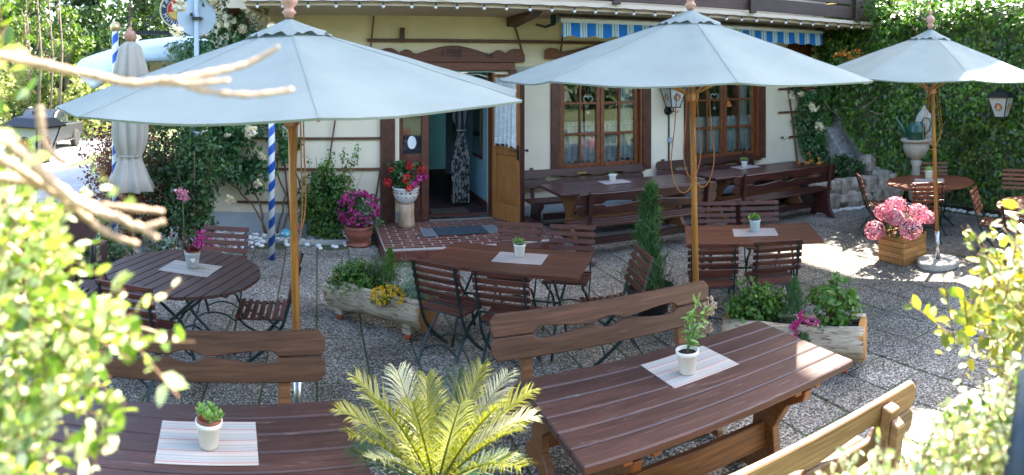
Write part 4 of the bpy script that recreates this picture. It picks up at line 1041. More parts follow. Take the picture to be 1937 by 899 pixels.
chair(5.78, 6.28, -50, 'tilted sunlit folding chair beside the table at the right edge')
chair(6.95, 7.15, 215, 'folding chair behind the table at the right edge, against the ivy')
chair(5.42, 5.28, 12, 'folding chair in front of the table at the right edge, behind yellow leaves')

# ------------------------------------------------------------------ parasols
def parasol(x, y, R, zr, za, label, lean=(0, 0), rot=0.0, tilt=(0, 0), canvas='canvas_cream', base=True, grp='open cream parasols', rope=((-.07, .13, .92), (.09, .12, .88), (.0, .09, .8))):
    o = empty('parasol', (x, y, 0), 0, label, 'parasol', grp)
    TX = Tr(0, 0, za) @ Matrix.Rotation(rad(tilt[0]), 4, 'X') @ Matrix.Rotation(rad(tilt[1]), 4, 'Y') @ Tr(0, 0, -za)
    L_ = lambda z: (lean[0] * (z / za - 1), lean[1] * (z / za - 1))     # pole passes through the apex
    ns = 8; sub = 6; nr = 14
    def pt(a, t, R_=R, z0=za, z1=zr, sag=.05, wob=.0):
        k = (a / (2 * PI) * ns) % 1; dev = (k - .5) * 2 * PI / ns
        pol = math.cos(PI / ns) / math.cos(dev); r = t * R_ * pol
        edge = 1 - (2 * abs(k - .5)) ** 2                                # 0 on a rib, 1 between ribs
        z = z0 - (z0 - z1) * (t ** 1.05) - sag * edge * t * (1 - t * .55) * 1.1 + .006 * math.sin(a * 7 + t * 9) * math.sin(t * 11 + a * 3) * t
        r *= 1 - .025 * edge * t
        return (r * math.cos(a + rot), r * math.sin(a + rot), z + wob * math.sin(a * 3) * t)
    m_ = MB(); n = ns * sub; vs = [(0, 0, za)]; fs = []
    for i in range(1, nr + 1):
        for j in range(n): vs.append(pt(2 * PI * j / n, i / nr))
    fs += [(0, 1 + j, 1 + (j + 1) % n) for j in range(n)]
    for i in range(nr - 1):
        for j in range(n): fs.append((1 + i * n + j, 1 + (i + 1) * n + j, 1 + (i + 1) * n + (j + 1) % n, 1 + i * n + (j + 1) % n))
    m_.add(vs, fs, 0, True, TX)
    cn = m_.build('canopy', canvas, o)
    # sharp creases over the ribs
    sh = [e for e in cn.data.edges if False]
    m_ = MB(); hem = [Vector(pt(2 * PI * j / n, 1.0)) for j in range(n + 1)]
    m_.add([tuple(p) for p in hem] + [(p.x * .996, p.y * .996, p.z - .012) for p in hem], [(j, j + 1, n + 2 + j, n + 1 + j) for j in range(n)], 0, True, TX); m_.build('hem', canvas, cn)
    for k in range(ns):
        a = 2 * PI * k / ns; m_ = MB(); m_.tube([Vector(pt(a, t)) + Vector((0, 0, .001)) for t in np.linspace(.12, 1.0, 10)], .0028, 4, X=TX, flat=(.4, 1.3)); m_.build('seam', canvas, cn)
        m_ = MB(); m_.tube([Vector(pt(a, t)) - Vector((0, 0, .016)) for t in np.linspace(.03, .99, 8)], .011, 4, X=TX); e = Vector(pt(a, .52)) - Vector((0, 0, .02)); m_.tube([e, Vector((.04 * math.cos(a + rot), .04 * math.sin(a + rot), zr - .12))], .010, 4, X=TX); m_.build('rib', 'pole_wood', o)
    m_ = MB(); rv = R * .185; nn = 48; vs = [(0, 0, za + .055)]; fs = []
    for i in range(1, 6):
        for j in range(nn):
            a = 2 * PI * j / nn; k = (a / (2 * PI) * 8) % 1; t = i / 5; edge = 1 - (2 * abs(k - .5)) ** 2
            r = rv * t * (math.cos(PI / 8) / math.cos((k - .5) * 2 * PI / 8)) * (1 - .10 * edge * t)
            vs.append((r * math.cos(a + rot), r * math.sin(a + rot), za + .055 - (za - zr) * .24 * t - .015 * t + (.025 * edge * t * t) + .012 * math.sin(k * 2 * PI * 2) * t * t))
    fs += [(0, 1 + j, 1 + (j + 1) % nn) for j in range(nn)]
    for i in range(4):
        for j in range(nn): fs.append((1 + i * nn + j, 1 + (i + 1) * nn + j, 1 + (i + 1) * nn + (j + 1) % nn, 1 + i * nn + (j + 1) % nn))
    m_.add(vs, fs, 0, True, TX); m_.build('vent_cap', canvas, o)
    m_ = MB(); m_.lathe([(.028, .03), (.034, .055), (.05, .07), (.034, .085), (.03, .10), (.052, .125), (.058, .15), (.045, .175), (.022, .195), (.016, .21), (.026, .225), (.02, .245), (0, .262)], 16, (0, 0, za + .02)); m_.build('finial', 'finial_wood', o)
    b0 = Vector((*L_(.42), .42)); m_ = MB(); m_.tube([b0, (*L_((za + .42) / 2), (za + .42) / 2), (0, 0, za + .03)], .026, 14); m_.build('pole', 'pole_wood', o)
    m_ = MB(); m_.lathe([(.04, 0), (.055, .02), (.055, .06), (.04, .08)], 14, (*L_(zr - .12), zr - .18)); m_.build('hub', 'finial_wood', o)
    if base:
        bs_ = Vector((*L_(0), 0)); m_ = MB(); m_.tube([(bs_.x, bs_.y, .075), (b0.x, b0.y, .44)], .030, 14); m_.build('sleeve', 'steel', o)
        m_ = MB(); m_.lathe([(.25, .004), (.262, .02), (.262, .07), (.25, .085), (.05, .092)], 36, (bs_.x, bs_.y, 0), smooth=False); m_.build('base', 'concrete', o)
    if rope:
        m_ = MB()
        for (dx, wd, zl) in rope:
            pts = []
            for i in range(25):
                s = i / 24; a = s * PI
                pts.append((-wd * math.cos(a) * (1 - .0 * s) * min(1, .45 + math.sin(a)) + dx, -.05, zr - .10 - (zr - .10 - (zr - zl)) * math.sin(a) ** .55))
            m_.tube(pts, .0045, 5)
        m_.build('rope', 'rope', o)
    return o
P1 = parasol(R_(547, 4.3).x, R_(547, 4.3).y, 1.60, 2.225, 2.71, 'nearest cream parasol on the left, covering the plank bench and round table', lean=(-.075, .02), rot=rad(22.5 + 1), tilt=(1.2, -1.6), rope=((.08, .035, .92), (.095, .045, .84)))
P2 = parasol(R_(1306, 5.35).x, R_(1306, 5.35).y, 1.57, 2.345, 2.87, 'middle cream parasol over the cypress and bistro table', lean=(-.06, .0), rot=rad(-5.5), tilt=(0, 0))
P3 = parasol(R_(1760, 8.0).x, R_(1760, 8.0).y, 1.53, 2.32, 2.89, 'right hand cream parasol half in sunlight, on a round concrete base', lean=(-.12, .0), rot=rad(-20), tilt=(0, 1.0), rope=((-.02, .16, .86), (.02, .15, .80)))
# closed parasol
o = empty('closed_parasol', tuple(R_(246, 8.3)), 0, 'closed cream parasol tied with a cord beside the blue striped pole', 'parasol')
def fold(th, r, z): return r * (1 + .16 * math.sin(th * 9 + z * 1.5) + .06 * math.sin(th * 17))
m_ = MB(); m_.lathe([(.05, 2.80), (.12, 2.74), (.19, 2.45), (.24, 2.28), (.22, 2.27)], 64, ring=fold); m_.build('top_flap', 'canvas_ecru', o)
m_ = MB(); m_.lathe([(.10, 2.5), (.16, 2.2), (.20, 1.9), (.21, 1.6), (.17, 1.42), (.135, 1.34), (.15, 1.28), (.22, 1.08), (.29, .92), (.27, .91)], 64, ring=fold); m_.build('folded_canvas', 'canvas_ecru', o)
m_ = MB(); m_.tube([(.15 * math.cos(a), .15 * math.sin(a), 1.345) for a in np.linspace(0, 2 * PI, 20)], .010, 6); m_.build('cord', 'canvas_ecru', o)
m_ = MB(); m_.tube([(0, 0, 0), (0, 0, 2.8)], .028, 12); m_.build('pole', 'pole_wood', o)
m_ = MB(); m_.lathe([(.04, 2.79), (.07, 2.84), (.085, 2.88), (.06, 2.93), (.025, 2.95), (.03, 2.97), (0, 3.0)], 16); m_.build('finial', 'finial_wood', o)
# blue and white poles
def pole_mat():
    m, nt, b = _new('spiral_paint'); tc = nt.nodes.new('ShaderNodeTexCoord'); sp = nt.nodes.new('ShaderNodeSeparateXYZ'); nt.links.new(tc.outputs['Object'], sp.inputs[0])
    at = nd(nt, 'ShaderNodeMath', operation='ARCTAN2'); nt.links.new(sp.outputs[1], at.inputs[0]); nt.links.new(sp.outputs[0], at.inputs[1])
    a = nd(nt, 'ShaderNodeMath', operation='DIVIDE'); a.inputs[1].default_value = -2 * PI; nt.links.new(at.outputs[0], a.inputs[0])
    z = nd(nt, 'ShaderNodeMath', operation='MULTIPLY_ADD'); z.inputs[1].default_value = 1 / .235; nt.links.new(sp.outputs[2], z.inputs[0]); nt.links.new(a.outputs[0], z.inputs[2])
    f = nd(nt, 'ShaderNodeMath', operation='FRACT'); nt.links.new(z.outputs[0], f.inputs[0])
    r = ramp(nt, [(0, (.008, .085, .42)), (.5, (.72, .74, .74))], 'CONSTANT'); nt.links.new(f.outputs[0], r.inputs[0]); nt.links.new(r.outputs[0], b.inputs['Base Color']); b.inputs['Roughness'].default_value = .35; b.inputs['Coat Weight'].default_value = .4
pole_mat()
for p, h, lab in ((R_(218, 8.35), 2.93, 'blue and white spiral pole with gold ball beside the closed parasol'), (R_(514, 8.35), 2.93, 'blue and white spiral pole in front of the climbing rose stems')):
    o = empty('striped_pole', tuple(p), 0, lab, 'pole', 'blue and white striped poles')
    m_ = MB(); m_.tube([(0, 0, 0), (0, 0, h)], .042, 20); m_.build('shaft', 'spiral_paint', o)
    m_ = MB(); m_.ball((0, 0, h + .06), .07, n=18); m_.build('ball_top', 'gold_ball', o)
# ------------------------------------------------------------------ place mats and pots
def placemat(p, rz, label, z=.752, mat='placemat_cloth', sx=.45, sy=.33):
    o = MB(); W_ = sx; Hh = sy
    m_ = MB(); m_.grid(lambda s, t: ((s - .5) * W_, (t - .5) * Hh, .0012 + .0015 * math.sin(s * 7) * math.sin(t * 5)), 12, 8); ob = m_.build('placemat', mat)
    ob.location = (p[0], p[1], z); ob.rotation_euler = (0, 0, rz); return tag(ob, label, 'placemat', 'striped placemats')
zt = .7505
placemat(G(1305, 692, .75), rad(18.7 + 3), 'striped placemat under the tall plant in the white pot', zt)
placemat(G(393, 838, .75), rad(25), 'striped placemat under the succulent on the near left table', zt, sx=.44, sy=.34)
placemat(G(360, 508, .75), rad(3), 'striped placemat on the left round table', .749)
placemat(G(984, 489, .75), rad(-14), 'striped placemat on the middle bistro table', .751, 'placemat_pale')
placemat(G(1428, 440, .75), rad(-16), 'striped placemat on the right bistro table', .751, 'placemat_pale')
placemat(G(1162, 344, .75), HROT, 'striped placemat on the long table under the left window', zt, 'placemat_pale')
placemat(G(1410, 316, .75), HROT, 'striped placemat on the long table under the right window', zt, 'placemat_pale')
placemat(G(1758, 341, .75), rad(-35), 'striped placemat on the round table by the ivy wall', .749, 'placemat_pale')
def pot(p, h, r0, r1, mat, label, rim=True, lip=.006):
    o = empty('plant_pot', (p[0], p[1], .754), random.uniform(0, 6), label, 'plant pot', 'potted plants on the tables')
    m_ = MB(); m_.lathe([(r0 * .9, 0), (r0, .004), (r0 + (r1 - r0) * .75, h * .78), (r1 - .002, h * .80), (r1, h * .82), (r1 + lip * .5, h), (r1 - .004, h), (r1 - .008, h * .85), (0, h * .83)], 28); m_.build('pot', mat, o)
    m_ = MB(); m_.lathe([(r1 - .009, h * .86), (0, h * .9)], 16); m_.build('soil', 'soil', o); return o
def rosette(o, c, r, n, mat, s):
    P = []; Nn = []; D = []
    for i in range(n):
        a = i * 2.4; e = .15 + 1.25 * i / n; d = np.array([math.cos(a) * math.cos(e), math.sin(a) * math.cos(e), math.sin(e)])
        P.append(np.array(c) + d * r * .15); D.append(d); Nn.append(np.cross(d, [-math.sin(a), math.cos(a), 0]) * -1)
    return scatter('rosette', LEAF, P, Nn, [s] * n, mat, o, jit=.05, D=D)
# tall flowering plant on the sunlit-corner table
o = pot(G(1300, 706, .75), .125, .043, .062, 'cream_pot', 'tall spiky plant with dry pale flowers in a cream pot'); rz = o.rotation_euler; o.rotation_euler = (0, 0, 0)
for (ex, ey, ez, fl) in ((.12, .0, .24, 1), (.06, -.02, .30, 0), (.10, .04, .10, 1), (.02, .02, .20, 0)):
    a = Vector((0, 0, .10)); b_ = Vector((ex * .35, ey, .10 + ez * .7)); c = Vector((ex, ey, .10 + ez)); pts = [a.lerp(b_, s).lerp(b_.lerp(c, s), s) for s in np.linspace(0, 1, 9)]
    m_ = MB(); m_.tube(pts, .0028, 5); m_.build('stem', 'stem_green', o)
    P = [tuple(pts[int(s)].lerp(pts[min(8, int(s) + 1)], s % 1)) for s in np.linspace(1.5, 7.9, 30)]; D = rng.normal(0, 1, (30, 3)); D[:, 2] = abs(D[:, 2]) * .8
    scatter('leaves', LEAFN, P, rng.normal(0, 1, (30, 3)) + [0, 0, 1], .046, 'leaf_succulent', o, D=D)
    if fl:
        for q in range(7):
            cc = c + Vector((random.uniform(-.03, .05), random.uniform(-.03, .03), random.uniform(-.03, .05))); P_, D_ = ell(34, cc, (.013,) * 3, .3)
            scatter('flower_head', PETAL, P_, D_, .011, 'petal_dry', o, D=D_)
o = pot(G(395, 846, .75), .115, .040, .058, 'cream_pot', 'bright green succulent in a cream pot on the near left table'); m_ = MB(); m_.lathe([(.05, .108), (.054, .125), (.046, .125), (.044, .11)], 20); m_.build('inner_pot', 'terracotta', o)
for k in range(9): a = k * 2.4; q = .012 + .045 * math.sqrt(k / 9); rosette(o, (q * math.cos(a), q * math.sin(a), .13 + .012 * (k % 3)), .02, 15, 'leaf_succulent', .026)
o = pot(G(364, 506, .75), .13, .052, .066, 'grey_pot', 'grey pot with white heart and dark red succulent on the left round table'); o.rotation_euler = (0, 0, .5)
hp = [(16 * math.sin(a) ** 3 / 16 * .02, (13 * math.cos(a) - 5 * math.cos(2 * a) - 2 * math.cos(3 * a) - math.cos(4 * a)) / 16 * .02) for a in np.linspace(0, 2 * PI, 20, endpoint=False)]
m_ = MB(); m_.prism(hp, -.071, -.060, 'y', 0, Rz(.55 - .5) @ Tr(0, 0, .075)); m_.build('heart', 'white_paint', o); m_ = MB(); m_.lathe([(.062, .125), (.066, .142), (.055, .142)], 20); m_.build('inner_pot', 'terracotta', o)
for k in range(8): a = k * 2.4; q = .015 + .05 * math.sqrt(k / 8); rosette(o, (q * math.cos(a), q * math.sin(a), .145), .02, 14, 'leaf_redsucc', .030)
for k in range(5): P_, D_ = ell(14, (.02 + .015 * k, .03, .19 + .012 * k), (.015,) * 3); scatter('orchid_bloom', PETAL, P_, D_, .022, 'petal_magenta', o, D=D_)
m_ = MB(); m_.tube([(0, .01, .13), (.02, .03, .19), (.08, .03, .24)], .002, 4); m_.build('stem', 'stem_green', o)
def smallpot(p, h, r0, r1, mat, leaf, label, s=.022, n=7):
    o = pot(p, h, r0, r1, mat, label)
    for k in range(n): a = k * 2.4; q = .008 + r1 * .7 * math.sqrt(k / n); rosette(o, (q * math.cos(a), q * math.sin(a), h + .006 + .01 * (k % 2)), .015, 12, leaf, s)
    return o
smallpot(G(983, 486, .75), .115, .042, .055, 'white_ceramic', 'leaf_succulent', 'white pot with a round green succulent on the middle bistro table', .030)
smallpot(G(1428, 438, .75), .12, .045, .058, 'pale_blue_pot', 'leaf_succulent', 'pale blue pot with bird ornament and spiky succulent on the right bistro table', .045)
smallpot(G(1159, 344, .75), .115, .045, .062, 'white_ceramic', 'leaf_bush', 'white ribbed pot with low green plant below the left window', .022)
smallpot(G(1408, 317, .75), .11, .045, .060, 'white_ceramic', 'leaf_succulent', 'small white pot with spreading succulent below the right window', .045)
o = pot(G(1757, 338, .75), .13, .055, .068, 'cream_pot', 'beige pot with a round yellowish cactus by the ivy wall'); m_ = MB(); m_.lathe([(.05, .11), (.066, .14), (.055, .175), (.02, .19), (0, .188)], 32, ring=lambda th, r, z: r * (1 + .12 * math.cos(th * 11))); m_.build('cactus', 'leaf_succulent', o)

# ------------------------------------------------------------------ bigger planters
def log_planter(x, y, rz, L, label, r=.175):
    o = empty('log_planter', (x, y, 0), rz, label, 'planter', 'hollowed log planters')
    def ring(k): return r * (1 + .05 * math.sin(k * 7) + .03 * math.sin(k * 17))
    m_ = MB(); n = 26; ns = 26; vs = []; fs = []; zc = .25
    for i in range(ns + 1):
        s = i / ns; x_ = (s - .5) * L
        for j in range(n + 1):
            a = .80 - (PI + 1.60) * j / n
            q = ring(s + 1) * (1 + .05 * math.sin(a * 5 + s * 4) + .02 * math.sin(a * 13 + s * 30) + .012 * math.sin(s * 60 + a * 3)); vs.append((x_, q * math.cos(a), zc + q * math.sin(a)))
        for j in range(n + 1):
            a = .80 - (PI + 1.60) * (n - j) / n; q = ring(s + 1) * .80; vs.append((x_, q * math.cos(a), zc + q * math.sin(a)))
    k = 2 * (n + 1)
    for i in range(ns):
        for j in range(k): fs.append((i * k + j, (i + 1) * k + j, (i + 1) * k + (j + 1) % k, i * k + (j + 1) % k))
    fs += [tuple(range(k - 1, -1, -1)), tuple(range(ns * k, ns * k + k))]
    m_.add(vs, fs, 0, True); lg = m_.build('log', 'log_wood', o, fix=True)
    for s in (-1, 1):
        m_ = MB(); m_.prism([(r * (1.0 + .04 * math.sin(a * 5)) * math.cos(a), zc + r * (1.0 + .04 * math.sin(a * 5)) * math.sin(a)) for a in np.linspace(.8, -PI - .8, 24)], s * (L / 2 - .02) - .03, s * (L / 2 - .02) + .03, 'x'); m_.build('end_block', 'planter_wood', o, bevel=.01)
        MB().box((s * (L / 2 - .16), 0, .095), (.09, .28, .09)).build('foot', 'log_wood', o, bevel=.006)
        for q in (-1, 1):
            m_ = MB(); m_.lathe([(.028, -.012), (.030, 0), (.028, .012)], 14, X=Tr(s * (L / 2 - .16), q * .11, .030) @ Matrix.Rotation(PI / 2, 4, 'X')); w1 = m_.build('castor', 'orange_rubber', o)
            m_ = MB(); m_.box((s * (L / 2 - .16), q * .11, .052), (.03, .03, .02)); m_.build('bracket', 'steel', w1)
    m_ = MB(); m_.grid(lambda s, t: ((s - .5) * (L - .08), (t - .5) * r * 1.5, zc + .07 + .01 * math.sin(s * 30) * math.sin(t * 17)), 24, 6); m_.build('soil', 'soil', o)
    return o
a = G(622, 600); b_ = G(800, 650)
LP1 = log_planter(-1.25, 6.05, rad(-25), 1.12, 'log planter with yellow flowers and small conifer left of the middle table')
LP2 = log_planter(2.26, 4.86, rad(-35), 1.15, 'log planter with pink flowers and green shrubs behind the sunlit-corner table')
def shrub(parent, c, r, n, leaf, size, name='foliage', tm=DIAM, sh=.2, stems=6):
    P_, D_ = clumps(max(3, n // 40), 40, c, r, (r[0] * .38, r[1] * .38, r[2] * .3), sh); o = scatter(name, tm, P_, D_, size, leaf, parent)
    return o
def plant_at(name, p, rz, label, cat, grp=None): return empty(name, tuple(p), rz, label, cat, grp)
def local(o, x, y, z): return o.matrix_basis @ Vector((x, y, z))
bpy.context.view_layer.update()
def flowers(parent, c, r, n, mat, s, up=True, name='blossoms', pet=9, ball=.5):
    cc, cd = ell(n, c, r, .7); P_ = []; D_ = []
    for i in range(n):
        if up and cd[i][2] < -.3: continue
        p, d = ell(pet, cc[i], (s * ball,) * 3, .3); P_.append(p); D_.append(d)
    P_ = np.concatenate(P_); D_ = np.concatenate(D_); return scatter(name, PETAL, P_, D_, s, mat, parent, jit=.2, D=D_)
# plants in planter 1 (each plant a thing)
def conifer(p, h, r, label, n=900, leaf='leaf_bush', size=.03, cat='shrub'):
    o = empty('small_conifer', tuple(p), 0, label, cat); z = rng.random(n) ** .8; a = rng.random(n) * 2 * PI; rr = r * (1 - z) ** .7 * (.5 + .5 * rng.random(n)) * (1 + .3 * np.sin(z * 23 + a * 3))
    P_ = np.stack([rr * np.cos(a), rr * np.sin(a), z * h], 1); D_ = np.stack([np.cos(a) * .4, np.sin(a) * .4, np.ones(n)], 1); N_2 = np.stack([np.cos(a), np.sin(a), .2 + 0 * a], 1)
    scatter('foliage', BLADE, P_, N_2, size, leaf, o, D=D_); m_ = MB(); m_.tube([(0, 0, 0), (0, 0, h * .8)], .006, 5); m_.build('trunk', 'stem_brown', o); return o
conifer(local(LP1, .10, .03, .32), .40, .13, 'small upright conifer in the left log planter', 1600, 'leaf_bush', .045)
o = plant_at('dark_shrub', local(LP1, -.24, -.02, .34), 0, 'low dark green shrub at the left end of the left log planter', 'shrub'); shrub(o, (0, 0, .06), (.27, .17, .17), 3000, 'leaf_bush', .034)
o = plant_at('dark_shrub', local(LP1, -.04, .06, .34), 0, 'feathery dark shrub beside the small conifer', 'shrub'); shrub(o, (0, 0, .10), (.16, .14, .20), 2200, 'leaf_dark', .034, tm=BLADE)
o = plant_at('yellow_flowers', local(LP1, .20, -.12, .31), 0, 'cushion of small yellow flowers in the left log planter', 'flowers'); shrub(o, (0, 0, .03), (.15, .11, .08), 500, 'leaf_bush', .025); flowers(o, (0, -.03, .04), (.18, .13, .11), 240, 'petal_yellow', .013)
o = plant_at('silver_plant', local(LP1, .40, .02, .33), 0, 'silver green leafy plant at the right end of the left log planter', 'shrub'); shrub(o, (0, 0, .10), (.21, .18, .22), 2400, 'leaf_grey', .05, tm=BLADE)
# plants in planter 2
o = plant_at('broadleaf_shrub', local(LP2, -.34, .02, .31), 0, 'bushy bright green shrub at the left end of the right log planter', 'shrub'); shrub(o, (0, 0, .13), (.24, .18, .19), 1900, 'leaf_bush', .042, tm=LEAF)
conifer(local(LP2, -.02, .10, .32), .33, .13, 'small pointed conifer in the right log planter', 1500, 'leaf_cypress', .045)
o = plant_at('pink_lilies', local(LP2, .10, -.14, .30), 0, 'pink and white flowers hanging over the rim of the right log planter', 'flowers'); shrub(o, (0, 0, .02), (.10, .08, .10), 120, 'leaf_dark', .06, tm=LEAF); flowers(o, (0, -.02, .06), (.11, .08, .13), 17, 'petal_magenta', .034, pet=7, ball=.3); flowers(o, (0, -.02, .06), (.12, .09, .13), 12, 'petal_pink', .028, pet=6, ball=.4, name='pale_blossoms')
o = plant_at('young_shrub', local(LP2, .30, .03, .32), 0, 'loose shrub with long pointed leaves at the right end of the right log planter', 'shrub')
for k in range(9):
    a = k * .7; e = Vector((.13 * math.cos(a), .10 * math.sin(a), .22 + .10 * (k % 3) / 2)); m_ = MB(); m_.tube([(0, 0, 0), e * .5 + Vector((0, 0, .03)), e], .004, 5); m_.build('stem', 'stem_brown', o)
shrub(o, (0, 0, .17), (.20, .17, .20), 800, 'leaf_bush', .055, tm=LEAF)

# hydrangea in a stacked wooden box
hyp = R_(1707, 8.35); hb = empty('planter_box', tuple(hyp), rad(12), 'square planter box of stacked golden wooden beams', 'planter')
S_ = .44; nl = 5; bh = .36 / nl
for k in range(nl):
    z = bh * (k + .5); w_ = .045
    if k % 2 == 0:
        for s in (-1, 1): MB().box((0, s * (S_ / 2 - w_ / 2), z), (S_, w_, bh - .004)).build('beam', 'planter_wood', hb, bevel=.005)
        for s in (-1, 1): MB().box((s * (S_ / 2 - w_ / 2), 0, z), (w_ - .002, S_ - 2 * w_, bh - .004)).build('beam', 'planter_wood', hb, bevel=.005)
    else:
        for s in (-1, 1): MB().box((s * (S_ / 2 - w_ / 2), 0, z), (w_, S_, bh - .004)).build('beam', 'planter_wood', hb, bevel=.005)
        for s in (-1, 1): MB().box((0, s * (S_ / 2 - w_ / 2), z), (S_ - 2 * w_, w_ - .002, bh - .004)).build('beam', 'planter_wood', hb, bevel=.005)
MB().box((0, 0, .32), (S_ - .1, S_ - .1, .02)).build('soil', 'bark_mulch', hb)
hb.rotation_euler = (0, 0, rad(12 + 2))
hy = empty('hydrangea', (hyp.x, hyp.y, .33), 0, 'hydrangea with big pink flower heads in the wooden box', 'flowers')
def cx(px, py, r): q = R_(px, r, Zat(py, r)); return Vector((q.x - hyp.x, q.y - hyp.y, q.z - .33))
for px, py, r, s in ((1655, 436, 8.15, .13), (1693, 412, 8.1, .11), (1722, 433, 8.0, .14), (1736, 405, 8.25, .14), (1694, 391, 8.35, .14), (1672, 402, 8.45, .12), (1757, 412, 8.45, .085)):
    c = cx(px, py, r); P_, D_ = ell(420, c, (s, s, s * .88), .92)
    P_ = P_ + rng.normal(0, .004, P_.shape); scatter('flower_head', PETAL, P_, D_, .028, 'petal_pink', hy, jit=.25)
    m_ = MB(); m_.tube([(c.x * .2, c.y * .2, 0), (c.x * .7, c.y * .7, c.z * .6), c], .006, 5); m_.build('stem', 'stem_green', hy)
P_, D_ = ell(70, (-.02, -.05, .12), (.27, .24, .13), .5); scatter('leaves', LEAF, P_, D_ + [0, 0, .6], .13, 'leaf_dark', hy)

# cypress in the black pot
cy = G(1228, 592); cp = empty('round_planter', (cy.x, cy.y, 0), 0, 'wide black plastic pot of bark mulch between the bistro tables', 'plant pot')
m_ = MB(); m_.lathe([(.15, 0), (.18, .02), (.235, .24), (.245, .25), (.245, .275), (.225, .275), (.22, .23), (0, .225)], 32); m_.build('pot', 'black_plastic', cp)
m_ = MB(); m_.lathe([(.222, .245), (.1, .26), (0, .262)], 24); m_.build('mulch', 'bark_mulch', cp)
o = empty('cypress', (cy.x, cy.y, .25), 0, 'slim dark green cypress growing in the black pot', 'tree')
n = 3600; z = rng.random(n); a = rng.random(n) * 2 * PI; prof = np.interp(z, [0, .12, .25, .32, .45, .7, .9, 1], [.17, .18, .12, .055, .085, .075, .05, .015])
low = (z < .3); rr = prof * (.25 + .95 * rng.random(n)) * (1 + .6 * np.sin(z * 27 + a * 2.0) * np.sin(a * 3 + z * 9)) * 1.1
P_ = np.stack([rr * np.cos(a) + .02 * np.sin(z * 8), rr * np.sin(a), z * 1.0], 1); D_ = np.stack([np.cos(a) * .8, np.sin(a) * .8, np.ones(n)], 1)
scatter('foliage', BLADE, P_, np.stack([np.cos(a), np.sin(a), .1 + 0 * a], 1), .085, 'leaf_cypress', o, D=D_); m_ = MB(); m_.tube([(0, 0, -.02), (.01, 0, .5), (0, 0, 1.05)], [.016, .012, .004], 7); m_.build('trunk', 'stem_brown', o)

# fuchsia in the terracotta pot by the step
q = HF(.58, .72); o = empty('terracotta_pot', tuple(q), 0, 'ribbed terracotta pot on a saucer beside the doorstep', 'plant pot')
m_ = MB(); m_.lathe([(.14, .0), (.17, .015), (.175, .04), (.13, .045), (.125, .06), (.15, .09), (.185, .15), (.20, .20), (.195, .235), (.205, .25), (.20, .275), (.17, .28), (.16, .25), (0, .24)], 30); m_.build('pot', 'terracotta', o)
o = empty('fuchsia', (q.x, q.y, .26), 0, 'magenta flowering bush in the ribbed terracotta pot', 'flowers'); shrub(o, (0, 0, .22), (.30, .28, .25), 1100, 'leaf_dark', .045, tm=LEAF); flowers(o, (0, 0, .24), (.31, .29, .27), 270, 'petal_magenta', .028, up=False, pet=6, ball=.35)
# geranium bowl on the stump at the door
q = HF(1.30, .30, .148); o = empty('tree_stump', tuple(q), 0, 'cut pale log section standing on the tiles by the door', 'stump')
m_ = MB(); m_.lathe([(.135, 0), (.125, .05), (.115, .2), (.12, .34), (.0, .345)], 26, ring=lambda th, r, z: r * (1 + .06 * math.sin(th * 3 + z * 4) + .02 * math.sin(th * 11))); m_.build('log', 'planter_pale', o)
o = empty('painted_bowl', (q.x, q.y, .148 + .345), 0, 'white pot painted with blue and orange patterns on the log stump', 'plant pot')
m_ = MB(); m_.lathe([(.10, 0), (.12, .01), (.17, .08), (.19, .15), (.185, .20), (.20, .215), (.20, .235), (.175, .235), (.17, .2), (0, .19)], 30); m_.build('bowl', 'white_ceramic', o)
m_ = MB()
for k in range(18):
    a = k * 2 * PI / 18; X = Rz(a) @ Tr(.187, 0, .155) @ Matrix.Rotation(PI / 2, 4, 'Y') @ Matrix.Rotation(PI / 2, 4, 'Z'); m_.prism([(.022 * math.cos(t), .022 * math.sin(t)) for t in np.linspace(0, PI, 8)], 0, .004, 'z', k % 2, X)
    m_.box((.181, 0, .11), (.006, .020, .016), 1 - k % 2, Rz(a))
m_.build('painted_pattern', ['petal_orange', 'logo_blue'], o)['kind'] = 'stuff'
o = empty('geranium', (q.x, q.y, .71), 0, 'red and pink geraniums in the painted bowl by the door', 'flowers'); shrub(o, (-.03, 0, .18), (.22, .20, .22), 700, 'leaf_rose', .055, tm=IVYL); shrub(o, (.12, -.05, .05), (.12, .1, .08), 220, 'leaf_succulent', .035, name='light_foliage')
for (x, y_, z, s, mt) in ((-.28, -.1, .10, .062, 'petal_red'), (-.02, -.2, .18, .07, 'petal_red'), (.02, -.15, .35, .062, 'petal_red'), (.22, -.12, .28, .055, 'petal_red'), (-.22, -.05, .28, .035, 'petal_red'), (.10, -.22, .08, .05, 'petal_magenta'), (.17, -.18, .16, .05, 'petal_magenta'), (.02, -.22, .03, .05, 'petal_red'), (.28, -.1, .17, .045, 'petal_magenta')):
    d = T_ * x + N_ * y_; P_, D_ = ell(90, (d.x, d.y, z), (s,) * 3, .8); scatter('flower_head', PETAL, P_, D_, .024, mt, o, jit=.3)

